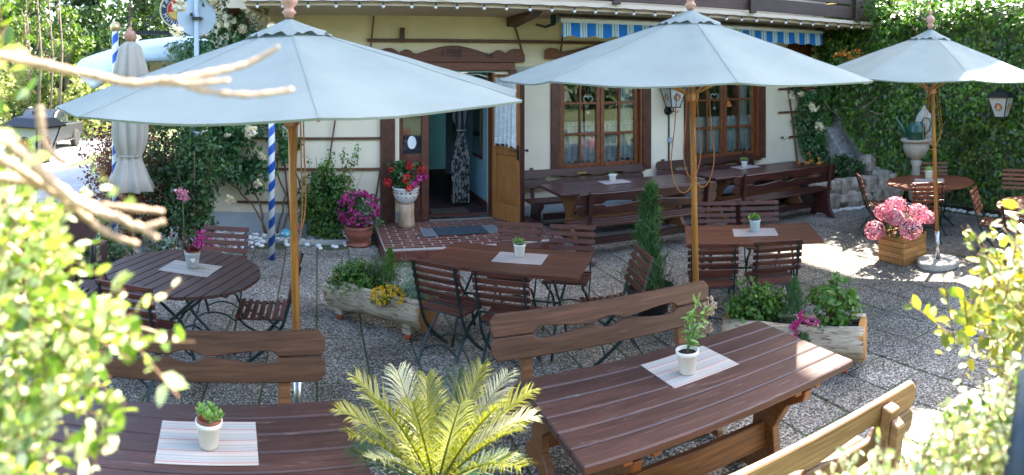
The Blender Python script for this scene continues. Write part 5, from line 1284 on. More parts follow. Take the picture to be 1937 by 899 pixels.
# ------------------------------------------------------------------ ivy wall and the corner
UI = 9.72
iv = empty('garden_wall', HF(0, 0, 0), HROT, 'tall rendered garden wall running out from the house corner under the ivy', 'wall')
m_ = MB(); m_.box((UI + .22, -3.6, 1.75), (.30, 7.2, 3.6)); m_.build('wall', 'rough_render', iv)
m_ = MB(); m_.prism([(-.05, 0), (-1.3, 0), (-.9, .65), (-.4, 1.25), (-.05, 1.45)], UI - .35, UI + .07, 'x'); m_.build('buttress', 'rough_render', iv, bevel=.03)
def ivy(n, ufn, label, name='ivy', leaf='leaf_ivy', size=.075, wood_n=150):
    o = empty(name, (0, 0, 0), 0, label, 'ivy', 'ivy on the garden wall'); P_ = []; Nn = []
    while len(P_) < n:
        v = random.random(); z = random.random(); r = ufn(v, z)
        if r: P_.append(r[0]); Nn.append(r[1])
    P_ = np.array(P_); Nn = np.array(Nn); D = np.tile([0, 0, -1.0], (n, 1)) + rng.normal(0, .5, (n, 3))
    scatter('foliage', IVYL, P_, Nn, size, leaf, o, jit=.45, D=D)
    m_ = MB()
    for k in range(wood_n):
        i = random.randrange(n); p = Vector(P_[i]) - Vector(Nn[i]) * .02; pts = [p]; d = Vector(HF(0, 1) - HF(0, 0)) * random.uniform(-1, 1) + Vector((0, 0, random.uniform(-1, .3)))
        for q in range(6): d = (d + Vector((random.gauss(0, .3), random.gauss(0, .3), random.gauss(0, .3)))).normalized(); d -= T_ * d.dot(T_) * .9; p = p + d * .11; pts.append(p)
        m_.tube(pts, .006, 4)
    if wood_n: m_.build('stems', 'branch_bark', o)['kind'] = 'stuff'
    return o
nw = -T_ 
def ivy_main(a, z):
    v = .35 + a * 6.6; zz = z * 4.6
    lim = 1.75 - (v - .35) * 1.15 if v < 1.6 else .32
    if v < 1.2 and zz < 1.6 - (v - .35) * 1.0: return None
    if zz < lim and v < 1.6: return None
    if v > 1.6 and zz < .12: return None
    depth = .10 + .10 * (math.sin(v * 3.1 + zz * 1.3) * math.sin(zz * 2.7 + v) + 1) * .5 + random.random() * .12 + (.25 * max(0, zz - 3.2))
    if zz > 3.5 + .15 * math.sin(v * 4): return None
    p = HF(UI + .07 - depth, v, zz); return (tuple(p), (nw.x, nw.y, .35))
ivy(17000, ivy_main, 'dense glossy ivy covering the tall garden wall right of the house')
def ivy_top(a, z):
    v = -.2 + a * 7.4; d = (z - .5) * 1.5; zz = 3.42 + .35 * math.sqrt(max(0, 1 - (d / .75) ** 2)) + .12 * math.sin(v * 5) + random.uniform(-.35, .1) - (0.55 if v < .5 else 0)
    p = HF(UI + .1 + d, v, zz); n_ = nw * (-d) + Vector((0, 0, 1)); return (tuple(p), tuple(n_))
ivy(6500, ivy_top, 'sunlit bushy ivy along the top of the garden wall', leaf='leaf_bush', size=.085, wood_n=0)
def ivy_col(a, z):
    zz = .35 + z * 2.6; c = UI - .22 + .05 * math.sin(zz * 3); wd = .20 + .05 * math.sin(zz * 2)
    th = a * PI; p = HF(c - wd * math.cos(th) * 1.0, .10 + .18 * math.sin(th) + random.random() * .06, zz); n_ = -T_ * math.cos(th) - N_ * math.sin(th); return (tuple(p), tuple(n_))
ivy(3600, ivy_col, 'narrow upright ivy column at the right corner of the house', leaf='leaf_bush', size=.055, wood_n=8)
# beyond the wall: pergola posts and slats catching light
o = empty('timber_screen', HF(10.9, .2, 0), HROT, 'brown timber screen with gaps behind the house corner', 'screen')
for k in range(14): MB().box((.8, -.3, 2.15 + k * .16), (2.6, .03, .11)).build('slat', 'garden_board', o, bevel=.004)
for x in (0, 1.2, 2.0): MB().box((x, -.34, 2.2), (.12, .05, 4.6)).build('post', 'garden_board', o, bevel=.006)
# raised bed of rocks
rb = empty('rock_wall', HF(0, 0, 0), HROT, 'low wall of rough natural stones holding the raised bed', 'wall')
def rock(name, c, d, parent, mat='rock', seed=0, n=10):
    rs = random.Random(seed); m_ = MB(); m_.ball((0, 0, 0), 1, n=n); vs = []
    ph = [rs.uniform(0, 6) for _ in range(6)]
    for p in m_.v:
        q = Vector(p); k = 1 + .12 * math.sin(q.x * 3 + ph[0]) + .12 * math.sin(q.y * 3.3 + ph[1]) + .10 * math.sin(q.z * 4 + ph[2]); sgn = lambda a: math.copysign(abs(a) ** .62, a); k *= 1 + rs.uniform(-.09, .09)
        vs.append((sgn(q.x) * k * d[0] / 2 + c[0], sgn(q.y) * k * d[1] / 2 + c[1], sgn(q.z) * k * d[2] / 2 + c[2]))
    m_.v = vs; m_.sm = [mat != 'rock'] * len(m_.sm); return m_.build(name, mat, parent)
sd_ = 0; x = 7.95
path_pts = [(8.0, 1.55), (9.35, 1.95)]
for lvl, (z, h) in enumerate(((.11, .26), (.34, .24))):
    s = 0
    while s < 1.75:
        w_ = random.uniform(.2, .38); t = (s + w_ / 2) / 1.5; u = 7.95 + t * 1.45; v = 1.5 + .35 * t; sd_ += 1
        rock('stone', (u, -v + lvl * .05, z), (w_ * 1.16, .40, h * 1.2), rb, seed=sd_, n=12); s += w_ * .92
for (u, v, z, a, b_, c_) in ((9.45, 1.75, .35, .35, .35, .42), (9.5, 1.35, .62, .40, .35, .36), (9.35, 2.15, .2, .3, .35, .4), (9.55, 2.6, .14, .3, .4, .3), (9.2, 1.2, .55, .3, .3, .3)):
    sd_ += 1; rock('stone', (u, -v, z), (a, b_, c_), rb, seed=sd_)
m_ = MB(); m_.box((8.8, -.78, .19), (1.75, 1.45, .36)); m_.build('earth', 'soil', rb)
# white pebbles along the wall foot
pb = empty('pebble_edging', HF(0, 0, 0), HROT, 'line of white pebbles along the foot of the rocks and ivy', 'edging'); pr = None
for k in range(150):
    t = k / 150; u = 7.7 + min(t / .4, 1) * 1.7 + random.uniform(-.05, .05); v = 1.78 + .4 * min(t / .4, 1) + (max(0, t - .4) / .6) * 3.6 + random.uniform(-.05, .05)
    if pr is None: pr = rock('pebble', (0, 0, 0), (.07, .055, .035), pb, 'pebble_white', 3, 8); s = pr
    else: s = share(pr, 'pebble', pb)
    s.location = (u, -v, .012); s.rotation_euler = (0, 0, random.uniform(0, 6)); k_ = random.uniform(.7, 1.5); s.scale = (k_, k_, k_)
pc = empty('pebble_patch', HF(0, 0, 0), HROT, 'white pebbles at the foot of the climbing rose by the house wall', 'pebbles')
for k in range(150):
    s = share(pr, 'pebble', pc); s.location = (random.uniform(-1.5, .65), -random.uniform(.06, .55) if random.random() < .7 else -random.uniform(.5, .9), .012); s.rotation_euler = (0, 0, random.uniform(0, 6)); k_ = random.uniform(.6, 1.4); s.scale = (k_, k_, k_)
# plants on the raised bed
def P_at(px, py, r): q = R_(px, r, Zat(py, r)); return q
q = HF(8.95, 1.15, .38); o = empty('dark_shrub', tuple(q), 0, 'dark green leafy shrub on the rock bed below the buttress', 'shrub'); shrub(o, (0, 0, .2), (.42, .35, .26), 1500, 'leaf_dark', .07, tm=LEAF)
q = HF(8.15, 1.15, .38); o = empty('terracotta_pot', tuple(q), 0, 'low terracotta bowl of orange flowers on the rock bed', 'plant pot'); m_ = MB(); m_.lathe([(.16, 0), (.24, .16), (.25, .19), (.22, .19), (.2, .16), (0, .15)], 22); m_.build('pot', 'terracotta', o)
o = empty('orange_flowers', (q.x, q.y, q.z + .16), 0, 'orange flowers in the low bowl beside the long bench', 'flowers'); shrub(o, (0, 0, .16), (.24, .2, .18), 350, 'leaf_dark', .05); flowers(o, (0, 0, .2), (.24, .2, .18), 26, 'petal_orange', .03)
# climbing rose right of the windows with hanging pot
def climber(name, label, pts, n, leaf='leaf_rose', size=.06, stems=(), cat='climbing plant', blooms=(), bm='petal_cream', tm=LEAF):
    o = empty(name, (0, 0, 0), 0, label, cat); P_ = []; D_ = []
    wsum = sum(p[3] for p in pts)
    for (u, v, z, r, rz) in pts:
        k = int(n * r / wsum); p, d = clumps(max(2, k // 30), 30, HF(u, v, z), (r, r * .6, rz), (r * .4, r * .4, r * .35), .1); P_.append(p); D_.append(d)
    scatter('foliage', tm, np.concatenate(P_), np.concatenate(D_) + [0, -.5, .3], size, leaf, o, jit=.5)
    for st in stems:
        pp = [Vector(HF(*s)) for s in st]; c = []
        for i in range(len(pp) - 1):
            for q_ in range(5): c.append(pp[i].lerp(pp[i + 1], q_ / 5) + Vector((random.gauss(0, .012), random.gauss(0, .012), 0)))
        c.append(pp[-1]); m_ = MB(); m_.tube(c, np.linspace(.018, .008, len(c)), 6); m_.build('stem', 'stem_brown', o)
    for (b_, s) in blooms:
        p, d = ell(46, b_, (s,) * 3, .35); scatter('bloom', PETAL, p, d, s * .85, bm, o, jit=.2, D=d)
    return o
def WB(px, py, v=.35): # point near the house wall seen at this pixel
    dl = (px - 968.5) / F + TH0; r = (DW - v) / math.cos(dl); return R_(px, r, Zat(py, r))
climber('climbing_rose', 'climbing rose with cream and yellow blooms on the trellis right of the windows', [(8.75, .18, 2.3, .30, .3), (9.0, .2, 1.9, .34, .32), (9.0, .22, 1.45, .32, .3), (9.1, .22, 1.05, .36, .3), (9.25, .25, .75, .3, .2), (9.3, .2, 2.45, .2, .2)], 4200, stems=[[(9.05, .15, .38), (9.0, .12, 1.2), (8.9, .12, 2.4)]],
        blooms=[(WB(1540, 205), .07), (WB(1535, 199), .05), (WB(1552, 243), .075), (WB(1548, 236), .07), (WB(1488, 262), .045), (WB(1497, 182), .05), (WB(1515, 178), .05)])
o = empty('hanging_pot', tuple(WB(1526, 168, .3)), 0, 'small terracotta pot hanging among the roses', 'plant pot'); m_ = MB(); m_.lathe([(.09, -.02), (.13, .12), (.145, .13), (.145, .16), (.12, .16), (0, .14)], 18); m_.build('pot', 'terracotta', o); MB().tube([(0, .1, .14), (0, .02, .5)], .004, 4).build('wire', 'iron', o)
o = empty('wall_figure', tuple(WB(1573, 262, .3)), 0, 'small brown terracotta ornament fixed between rose and ivy', 'ornament'); m_ = MB(); m_.lathe([(.03, -.2), (.07, -.12), (.10, .0), (.13, .10), (.11, .14), (.06, .12), (0, .12)], 14); m_.tube([(-.12, 0, .02), (-.17, 0, .10), (-.10, 0, .14)], .018, 6); m_.tube([(.12, 0, .02), (.17, 0, .10), (.10, 0, .14)], .018, 6); m_.build('ornament', 'terracotta', o)
# hanging plant with orange flowers at the upper corner
climber('hanging_shrub', 'round green shrub hanging below the balcony end with orange flowers', [(9.15, .75, 2.95, .34, .25), (9.45, .7, 2.7, .25, .2)], 1000, 'leaf_bush', .06, blooms=[])
o = empty('orange_blossoms', (0, 0, 0), 0, 'cluster of orange and yellow blossoms below the balcony end', 'flowers'); c_ = P_at(1608, 112, 12.3); shrub(o, tuple(c_), (.30, .2, .14), 350, 'leaf_bush', .05); flowers(o, tuple(c_), (.34, .2, .17), 42, 'petal_orange', .045)
P_ = []
for k in range(420):
    q = HF(random.uniform(-2.5, 8.5), random.uniform(.9, 8.5)); P_.append((q.x, q.y, .004))
tag(scatter('fallen_petals', PETAL, P_, np.tile([0, 0, 1.0], (420, 1)), .014, 'petal_white', None, jit=.15), 'small pale petals scattered over the paving', 'petals', kind='stuff')
# ------------------------------------------------------------------ urn fountain and watering can
uc = R_(1733, 10.55); o = empty('stone_urn', (uc.x, uc.y, 0), HROT - .9, 'grey fluted stone wall basin with a pointed back slab against the ivy', 'urn')
m_ = MB(); m_.lathe([(.16, 0), (.16, .10), (.09, .16), (.07, .30), (.065, .88), (.10, .96), (.07, 1.0)], 20); m_.build('pedestal', 'stone_urn', o)
m_ = MB(); m_.lathe([(.07, 1.0), (.15, 1.06), (.20, 1.16), (.205, 1.24), (.19, 1.27)], 44, ring=lambda th, r, z: r * (1 + .03 * math.cos(th * 18))); m_.build('bowl', 'stone_urn', o)
m_ = MB(); m_.lathe([(.19, 1.27), (.25, 1.295), (.26, 1.32), (.25, 1.33), (0, 1.33)], 30); m_.build('rim', 'stone_urn', o)
m_ = MB(); m_.prism([(-.15, 1.2), (-.17, 1.55), (-.12, 1.70), (-.04, 1.80), (0, 1.88), (.04, 1.80), (.12, 1.70), (.17, 1.55), (.15, 1.2)], .17, .24, 'y', 0, Tr(.14, 0, 0)); m_.build('back_slab', 'stone_urn', o, bevel=.015)
wc = R_(1733, 10.45, 1.332); o = empty('watering_can', tuple(wc), rad(-35), 'dark green watering can standing on the stone urn', 'watering can')
m_ = MB(); m_.lathe([(.15, 0), (.155, .01), (.15, .12), (.157, .125), (.15, .135), (.145, .22), (.12, .26), (.10, .275), (.10, .28), (0, .275)], 28); m_.build('body', 'can_green', o)
m_ = MB(); m_.tube([(-.13, 0, .05), (-.22, 0, .18), (-.30, 0, .30), (-.33, 0, .36)], [.038, .030, .022, .018], 10); m_.build('spout', 'can_green', o)
m_ = MB(); m_.tube([(.08, 0, .27), (.13, 0, .34), (.21, 0, .33), (.235, 0, .25), (.21, 0, .14), (.145, 0, .08)], .014, 8); m_.build('handle', 'can_green', o)
li = R_(1894, 10.75, 1.66); o = empty('wall_lantern', tuple(li), HROT + rad(8), 'black lantern hanging on the ivy covered wall', 'lantern', 'brewery lanterns')
for c in kids(la): 
    if c.name.startswith('bracket'): continue
    copy_tree(c, o)
m_ = MB(); m_.tube([(0, 0, -.01), (.05, .02, -.06), (.35, .1, -.06)], .012, 8); m_.build('bracket', 'iron', o)
# post lantern at the left
lp = R_(66, 6.0, 1.57); o = empty('post_lantern', tuple(lp), rad(2), 'black lantern on a post by the road at the far left', 'lantern', 'brewery lanterns')
for c in kids(la):
    if c.name.startswith('bracket'): continue
    copy_tree(c, o)
m_ = MB(); m_.tube([(0, 0, 0), (0, 0, -1.9)], .03, 10); m_.build('post', 'black_enamel', o)
# backpack under the table
bq = R_(1700, 9.6); o = empty('backpack', tuple(bq), .5, 'dark blue backpack with lime trim under the ivy wall table', 'bag')
m_ = MB(); m_.grid(lambda s, t: ((.17 * math.cos(s * 2 * PI)) * (1 - .25 * t ** 3), .11 * math.sin(s * 2 * PI) * (1 - .3 * t ** 3), t * .46), 20, 10); m_.lathe([(.12, .46), (.06, .50), (0, .505)], 20, X=Matrix.Diagonal((1.05, .7, 1, 1))); m_.build('body', 'navy_bag', o)
m_ = MB(); m_.tube([(.08, -.10, .1), (.10, -.12, .25), (.07, -.09, .4)], .016, 6); m_.build('strap', 'lime', o)
m_ = MB(); m_.box((-.02, -.12, .16), (.18, .05, .18)); m_.build('pocket', 'navy_bag', o, bevel=.02)

# ------------------------------------------------------------------ left wall plants
climber('climbing_rose', 'large climbing rose with cream blooms over the left end of the house', [(-1.55, .35, 1.75, .55, .45), (-1.1, .3, 1.55, .45, .45), (-.75, .3, 1.9, .35, .4), (-1.35, .3, 1.05, .36, .35), (-.9, .25, .95, .28, .3), (-.45, .2, 1.25, .2, .25), (-1.8, .4, 1.2, .35, .4), (-1.75, .3, 2.4, .5, .5), (-.8, .25, 2.5, .35, .4)], 8500, 'leaf_rose', .07,
        stems=[[(-.75, .2, 0), (-.85, .15, .5), (-1.2, .12, 1.2), (-1.3, .1, 2.6)], [(-.6, .2, 0), (-.45, .15, .6), (-.7, .12, 1.4), (-1.0, .1, 3.0)], [(-.7, .22, 0), (-.95, .15, .45), (-1.35, .12, .8)], [(-.55, .22, 0), (-.25, .12, .7), (-.4, .1, 1.3)], [(-.65, .2, 0), (-.7, .12, .7), (-.6, .12, 1.5)]],
        blooms=[(WB(381, 247, .75), .075), (WB(475, 248, .75), .075), (WB(430, 256, .75), .03), (WB(434, 377, .45), .06), (WB(487, 346, .4), .05), (WB(497, 297, .4), .045)])
climber('climbing_rose', 'climbing rose with cream blooms around the upper left house corner', [(-1.2, .75, 3.05, .42, .35), (-1.5, .8, 3.5, .5, .35), (-1.0, .7, 2.75, .35, .25), (-1.7, .8, 2.7, .4, .3)], 2600, 'leaf_rose', .07,
        blooms=[(WB(404, 2, 1.0), .10), (WB(430, 44, 1.0), .09), (WB(478, 25, 1.0), .08), (WB(490, 24, 1.0), .08), (WB(501, 24, 1.0), .08), (WB(458, 55, 1.0), .05), (WB(338, 12, 1.6), .07), (WB(335, 58, 1.6), .06)])
# bamboo-like bush
q = HF(.18, .40); o = empty('wall_bush', tuple(q), 0, 'upright fine leaved green bush against the cream wall by the toadstools', 'shrub')
P_, D_ = clumps(130, 46, (0, 0, .50), (.46, .26, .58), (.12, .1, .12), .0); scatter('foliage', LEAF, P_, D_, .05, 'leaf_bush', o)
for k in range(26):
    a = random.uniform(0, 6.28); e = Vector((random.uniform(-.5, .5), random.uniform(-.15, .15), random.uniform(.8, 1.35))); m_ = MB(); m_.tube([(e.x * .3, 0, 0), (e.x * .6, e.y * .5, e.z * .5), e], [.007, .005, .002], 5); m_.build('stem', 'stem_brown', o)
    if k % 2: p, d = ell(26, e, (.07, .06, .12), .1); scatter('foliage', LEAF, p, d, .04, 'leaf_bush', o)
for (px, py, s, lab) in ((540, 462, 1.0, 'blue toadstool ornament with white dots, the larger one'), (513, 458, .7, 'blue toadstool ornament half hidden by the striped pole')):
    q = G(px, py); o = empty('toadstool', (q.x, q.y, 0), 0, lab, 'ornament'); m_ = MB(); m_.lathe([(.045 * s, 0), (.035 * s, .06 * s), (.03 * s, .13 * s)], 12); m_.build('stem', 'white_ceramic', o)
    m_ = MB(); m_.lathe([(.0, .115 * s), (.085 * s, .12 * s), (.09 * s, .14 * s), (.07 * s, .18 * s), (.035 * s, .21 * s), (0, .22 * s)], 20); cpp = m_.build('cap', 'toadstool_blue', o)
    m_ = MB(); [m_.ball((.072 * s * math.cos(a), .072 * s * math.sin(a), (.165 if k_ % 2 else .15) * s), .014 * s, n=6) for k_, a in enumerate(np.linspace(0, 6.28, 8)[:-1])]; m_.build('dots', 'white_paint', cpp)['kind'] = 'stuff'

# beds and shrubs beyond the left round table
def bush(px, r, w_, h, n, leaf, size, label, name='shrub', tm=DIAM, z0=0, cat='shrub', ex=None, dens=.15):
    q = R_(px, r); q.z = gz(q.x, q.y); o = empty(name, tuple(q), 0, label, cat)
    P_, D_ = clumps(max(4, n // 45), 45, (0, 0, h * .52), (w_ / 2, w_ / 2 * .8, h * .5), (w_ * .13, w_ * .13, h * .12), dens); scatter('foliage', tm, P_, D_, size, leaf, o)
    for k in range(5): a = k * 1.3; m_ = MB(); m_.tube([(0, 0, 0), (w_ * .15 * math.cos(a), w_ * .15 * math.sin(a), h * .4), (w_ * .33 * math.cos(a), w_ * .33 * math.sin(a), h * .8)], [.02, .014, .006], 5); m_.build('stem', 'stem_brown', o)
    if ex: ex(o)
    return o
o = bush(262, 9.3, 1.7, 1.85, 8000, 'leaf_barberry', .05, 'dark red barberry bush behind the closed parasol', 'barberry_bush')
P_ = []; D_ = []
for k in range(60):
    a = random.uniform(0, 6.28); e0 = Vector((.5 * math.cos(a), .45 * math.sin(a), random.uniform(.5, 1.5))); dd = Vector((math.cos(a), math.sin(a) * .7, random.uniform(-.1, .7))) * .45
    for s in np.linspace(0, 1, 16): P_.append(tuple(e0 + dd * s)); D_.append((math.cos(a + s * 20), math.sin(a + s * 20), .5))
scatter('sprays', LEAF, P_, D_, .045, 'leaf_barberry', o)
bush(335, 8.9, 1.15, 1.75, 4200, 'leaf_dark', .06, 'dark green shrub between the barberry and the climbing rose', tm=LEAF)
bush(368, 8.35, .8, 1.75, 3200, 'leaf_dark', .06, 'tall dark foliage at the left corner of the house', tm=LEAF)
bush(140, 8.0, 1.3, .85, 1800, 'leaf_bush', .06, 'green leafy shrub in front of the road', tm=LEAF)
bush(75, 7.2, 1.3, .75, 1500, 'leaf_bush', .06, 'low green shrub below the post lantern', tm=LEAF)
bush(20, 6.4, 1.4, .9, 1500, 'leaf_dark', .06, 'dark low shrub at the far left below the lantern', tm=LEAF)
bush(205, 7.4, .8, .55, 900, 'leaf_dark', .05, 'low dark plants around the foot of the striped pole', tm=LEAF)
bush(300, 7.6, .9, .42, 900, 'leaf_dark', .05, 'low dark ground cover behind the left round table', tm=LEAF)
bush(255, 7.3, .7, .35, 700, 'leaf_bush', .05, 'low fern-like plants right of the closed parasol pole', tm=BLADE)
o = bush(365, 8.2, 1.1, .42, 900, 'leaf_grey', .04, 'patch of white and pink small flowers by the rose bed', 'flower_patch', cat='flowers'); flowers(o, (0, 0, .25), (.55, .4, .2), 150, 'petal_white', .02); flowers(o, (.1, 0, .25), (.5, .35, .18), 60, 'petal_pink', .02, name='pink_blossoms')
o = empty('pink_rose', (0, 0, 0), 0, 'pale pink roses on a stem in the bed behind the left round table', 'flowers')
for px, py, s in ((338, 362, .035), (346, 370, .04), (352, 376, .035), (341, 373, .03), (350, 364, .03)): c = R_(px, 8.0, Zat(py, 8.0)); p, d = ell(40, c, (s,) * 3, .3); scatter('bloom', PETAL, p, d, s * .8, 'petal_pink', o, D=d)
c = R_(345, 8.0); m_ = MB(); m_.tube([c, c + Vector((.02, 0, .5)), c + Vector((0, 0, .9))], .008, 5); m_.build('stem', 'stem_green', o); shrub(o, (c.x, c.y, .6), (.15, .12, .3), 160, 'leaf_dark', .05, tm=LEAF)
o = empty('magenta_flowers', (0, 0, 0), 0, 'magenta flowers between the left round table and its back chair', 'flowers')
for px, py, s in ((380, 455, .06), (386, 447, .06), (378, 465, .06), (392, 462, .05)): c = R_(px, 7.3, Zat(py, 7.3)); p, d = ell(36, c, (s,) * 3, .3); scatter('bloom', PETAL, p, d, s * .8, 'petal_magenta', o, D=d)
c = R_(384, 7.3); shrub(o, (c.x, c.y, .2), (.2, .16, .2), 220, 'leaf_dark', .05, tm=LEAF)
# heart backed dark wooden bench at the left
q = R_(118, 6.2); o = empty('heart_bench', tuple(q), rad(38), 'dark wooden seat with a heart shaped back behind the leaves on the left', 'bench')
hp = [(.34 * 16 * math.sin(a) ** 3 / 16, .86 + .30 * (13 * math.cos(a) - 5 * math.cos(2 * a) - 2 * math.cos(3 * a) - math.cos(4 * a)) / 16) for a in np.linspace(0, 2 * PI, 40, endpoint=False)]
m_ = MB(); m_.prism(hp, -.015, .015, 'y'); m_.build('backrest', 'heart_wood', o, bevel=.006); MB().box((0, -.22, .42), (.9, .4, .035)).build('seat', 'heart_wood', o, bevel=.006)
for s in (-1, 1):
    MB().box((s * .40, 0, .40), (.06, .05, .80)).build('leg', 'heart_wood', o, bevel=.005); MB().box((s * .40, -.36, .20), (.06, .05, .40)).build('leg', 'heart_wood', o, bevel=.005)
q = R_(176, 6.6); o = tag(MB().tube([(0, 0, 0), (0, 0, .85)], .030, 10).build('bollard_post', 'iron'), 'short dark metal post beside the round table leaves', 'post'); o.location = q
for k, (px, py, s) in enumerate(((250, 492, .17), (232, 500, .12), (270, 486, .10))):
    q = G(px, py); o = rock('boulder', (0, 0, 0), (s * 1.5, s, s), None, 'rock', 40 + k); o.location = (q.x, q.y, s * .35); tag(o, ('large', 'middle sized', 'small')[k] + ' brown stone beside the foot of the closed parasol', 'stone')
# log edging piece and driftwood left of the table
o = tag(MB().box((0, 0, .11), (.10, .9, .20)).build('wooden_edging', 'log_wood', bevel=.02), 'weathered timber edging left of the round table', 'edging'); q = G(160, 500); o.location = (q.x, q.y, 0); o.rotation_euler = (0, 0, rad(-20))

# ------------------------------------------------------------------ canopy roof, signs
def canopy():
    r0 = 11.0; o = empty('curved_canopy', (0, 0, 0), 0, 'large pale blue curved metal canopy roof behind the parasols', 'canopy')
    dp = Vector((R_(345, 1).x, R_(345, 1).y, 0)); low_ = ([143, 155, 176, 212, 240, 262, 500], [129, 150, 166, 143, 122, 118, 118]); top_ = ([143, 152, 180, 215, 270, 345, 440, 500], [124, 112, 99, 87, 71, 62, 70, 82])
    m_ = MB()
    def f(s, t):
        px = 143 + 357 * s ** 1.15; k = math.sin(t * PI); a = np.interp(px, *low_); b_ = np.interp(px, *top_); dep = 1.6 * min(1, ((px - 143) / 60 + .02)) ** .5
        q = R_(px, r0 - .8 * dep + dep * 1.6 * (1 - math.cos(t * PI / 2))) ; q.z = Zat(a + (b_ - a) * math.sin(t * PI / 2) ** .85, r0); return tuple(q)
    m_.grid(f, 40, 14); sh = m_.build('roof_shell', 'canopy_metal', o); md = sh.modifiers.new('thickness', 'SOLIDIFY'); md.thickness = .05
    m_ = MB(); m_.grid(lambda s, t: tuple(R_(262 + 238 * s, 10.15, Zat(105 + 13 * t, 10.15))), 10, 2); fa = m_.build('fascia', 'grey_paint', o); md = fa.modifiers.new('thickness', 'SOLIDIFY'); md.thickness = .06
    m_ = MB(); m_.box((0, 0, 2.2), (2.0, .3, 1.0), 0, Tr(R_(390, 11.6)) @ Rz(-math.atan2(R_(390, 1).x, R_(390, 1).y))); m_.build('wall', 'plaster_cream', o)
canopy()
rs = 8.75; q = R_(372, rs); o = empty('round_traffic_sign', (q.x, q.y, 0), -math.atan2(q.x, q.y), 'round road sign seen from behind on a pale metal pole', 'sign')
zc = Zat(32, rs); m_ = MB(); m_.lathe([(.256, -.006), (.262, 0), (.256, .006)], 48, X=Tr(0, .06, zc) @ Matrix.Rotation(PI / 2, 4, 'X'), smooth=False); m_.build('disc', 'grey_paint', o)
m_ = MB(); m_.tube([(0, 0, 0), (0, 0, 3.6)], .034, 16); m_.build('pole', 'grey_paint', o)
m_ = MB(); m_.box((0, -.005, zc - .02), (.125, .11, .035)); m_.box((-.07, -.01, zc + .03), (.04, .07, .04)); m_.tube([(.075, -.04, zc - .02), (.075, .04, zc - .02)], .012, 6); m_.build('clamp', 'iron', o)
rs = 10.2; q = R_(336, rs, Zat(19, rs)); o = empty('brewery_sign', tuple(q), -math.atan2(q.x, q.y) + .05, 'round blue and red brewery sign on a wrought iron bracket', 'sign')
m_ = MB(); brewery_disc(m_, .285, Tr(0, -.02, 0) @ Matrix.Rotation(PI / 2, 4, 'X'), .012); m_.build('disc', LOGO, o)
m_ = MB(); m_.box((-.25, .02, -.355), (1.1, .035, .06))
for x0, s in ((-.45, 1), (-.7, -1), (-.05, 1)):
    m_.tube([(x0 + s * (.16 - .012 * k) * math.cos(k * .45), .02, -.20 + (.13 - .008 * k) * math.sin(k * .45)) for k in range(14)], .010, 5)
m_.tube([(.3, .02, -.33), (.9, .3, -.30)], .02, 6)
m_.build('bracket', 'black_enamel', o)

# ------------------------------------------------------------------ parked pickup
q = R_(85, 28.3); q.z = -.93
pk = empty('pickup_truck', tuple(q), math.atan2((R_(97, 26.8) - R_(143, 29.8)).y, (R_(97, 26.8) - R_(143, 29.8)).x), 'dark grey pickup truck parked on the sunny road', 'truck')   # local +x is forward
def side(pts, y0, y1, mat, name, bev=.03, par=pk): m_ = MB(); m_.prism(pts, y0, y1, 'y'); return m_.build(name, mat, par, bevel=bev)
side([(-2.6, .55), (-2.62, 1.08), (-.95, 1.10), (-.9, 1.12), (1.05, 1.14), (2.15, 1.06), (2.55, .92), (2.62, .55), (2.2, .42), (-2.3, .42)], -.90, .90, 'car_paint', 'body', .05)
side([(-.95, 1.12), (-.78, 1.60), (-.55, 1.74), (.35, 1.76), (.62, 1.66), (1.20, 1.14)], -.78, .78, 'car_paint', 'cab', .05)
for s in (-1, 1):
    side([(-.82, 1.18), (-.68, 1.56), (-.50, 1.64), (-.12, 1.65), (-.12, 1.18)], s * .785 - .008, s * .785 + .008, 'car_glass', 'side_window', 0)
    side([(-.06, 1.18), (-.06, 1.65), (.30, 1.65), (.52, 1.58), (.98, 1.18)], s * .785 - .008, s * .785 + .008, 'car_glass', 'side_window', 0)
    for x in (-1.62, 1.62):
        m_ = MB(); m_.lathe([(.25, -.12), (.37, -.12), (.40, -.08), (.40, .08), (.37, .12), (.25, .12)], 28, X=Tr(x, s * .84, .40) @ Matrix.Rotation(PI / 2, 4, 'X')); wh = m_.build('wheel', 'tyre', pk)
        m_ = MB(); m_.lathe([(.26, -.02), (.24, -.03), (.24, .03), (.26, .02)], 28, X=Tr(x, s * .92, .40) @ Matrix.Rotation(PI / 2, 4, 'X'))
        for k in range(6): m_.box((0, .12, 0), (.06, .24, .04), 0, Tr(x, s * .93, .40) @ Matrix.Rotation(PI / 2, 4, 'X') @ Rz(k * PI / 3))
        m_.build('rim', 'rim_metal', wh)
        m_ = MB(); m_.prism([(x + .50 * math.cos(a), .42 + .46 * math.sin(a)) for a in np.linspace(0, PI, 12)] + [(x - .43, .42)] + [(x + .43 * math.cos(a), .42 + .39 * math.sin(a)) for a in np.linspace(PI, 0, 12)], s * .88, s * .94, 'y'); m_.build('wheel_arch', 'black_plastic', pk)
    MB().tube([(-1.1, s * .98, .42), (1.1, s * .98, .42)], .05, 8).build('side_step', 'chrome', pk)
    m_ = MB(); m_.box((.85, s * .98, 1.24), (.14, .22, .18)); m_.build('wing_mirror', 'chrome', pk, bevel=.03)
    m_ = MB(); m_.box((2.50, s * .72, .93), (.14, .32, .16)); m_.build('headlight', 'frosted_glass', pk, bevel=.03)
    m_ = MB(); m_.box((-2.60, s * .82, .92), (.06, .13, .30)); m_.build('tail_light', 'tail_light', pk, bevel=.02)
    MB().tube([(-.6, s * .62, 1.80), (.35, s * .62, 1.82)], .022, 6).build('roof_rail', 'chrome', pk)
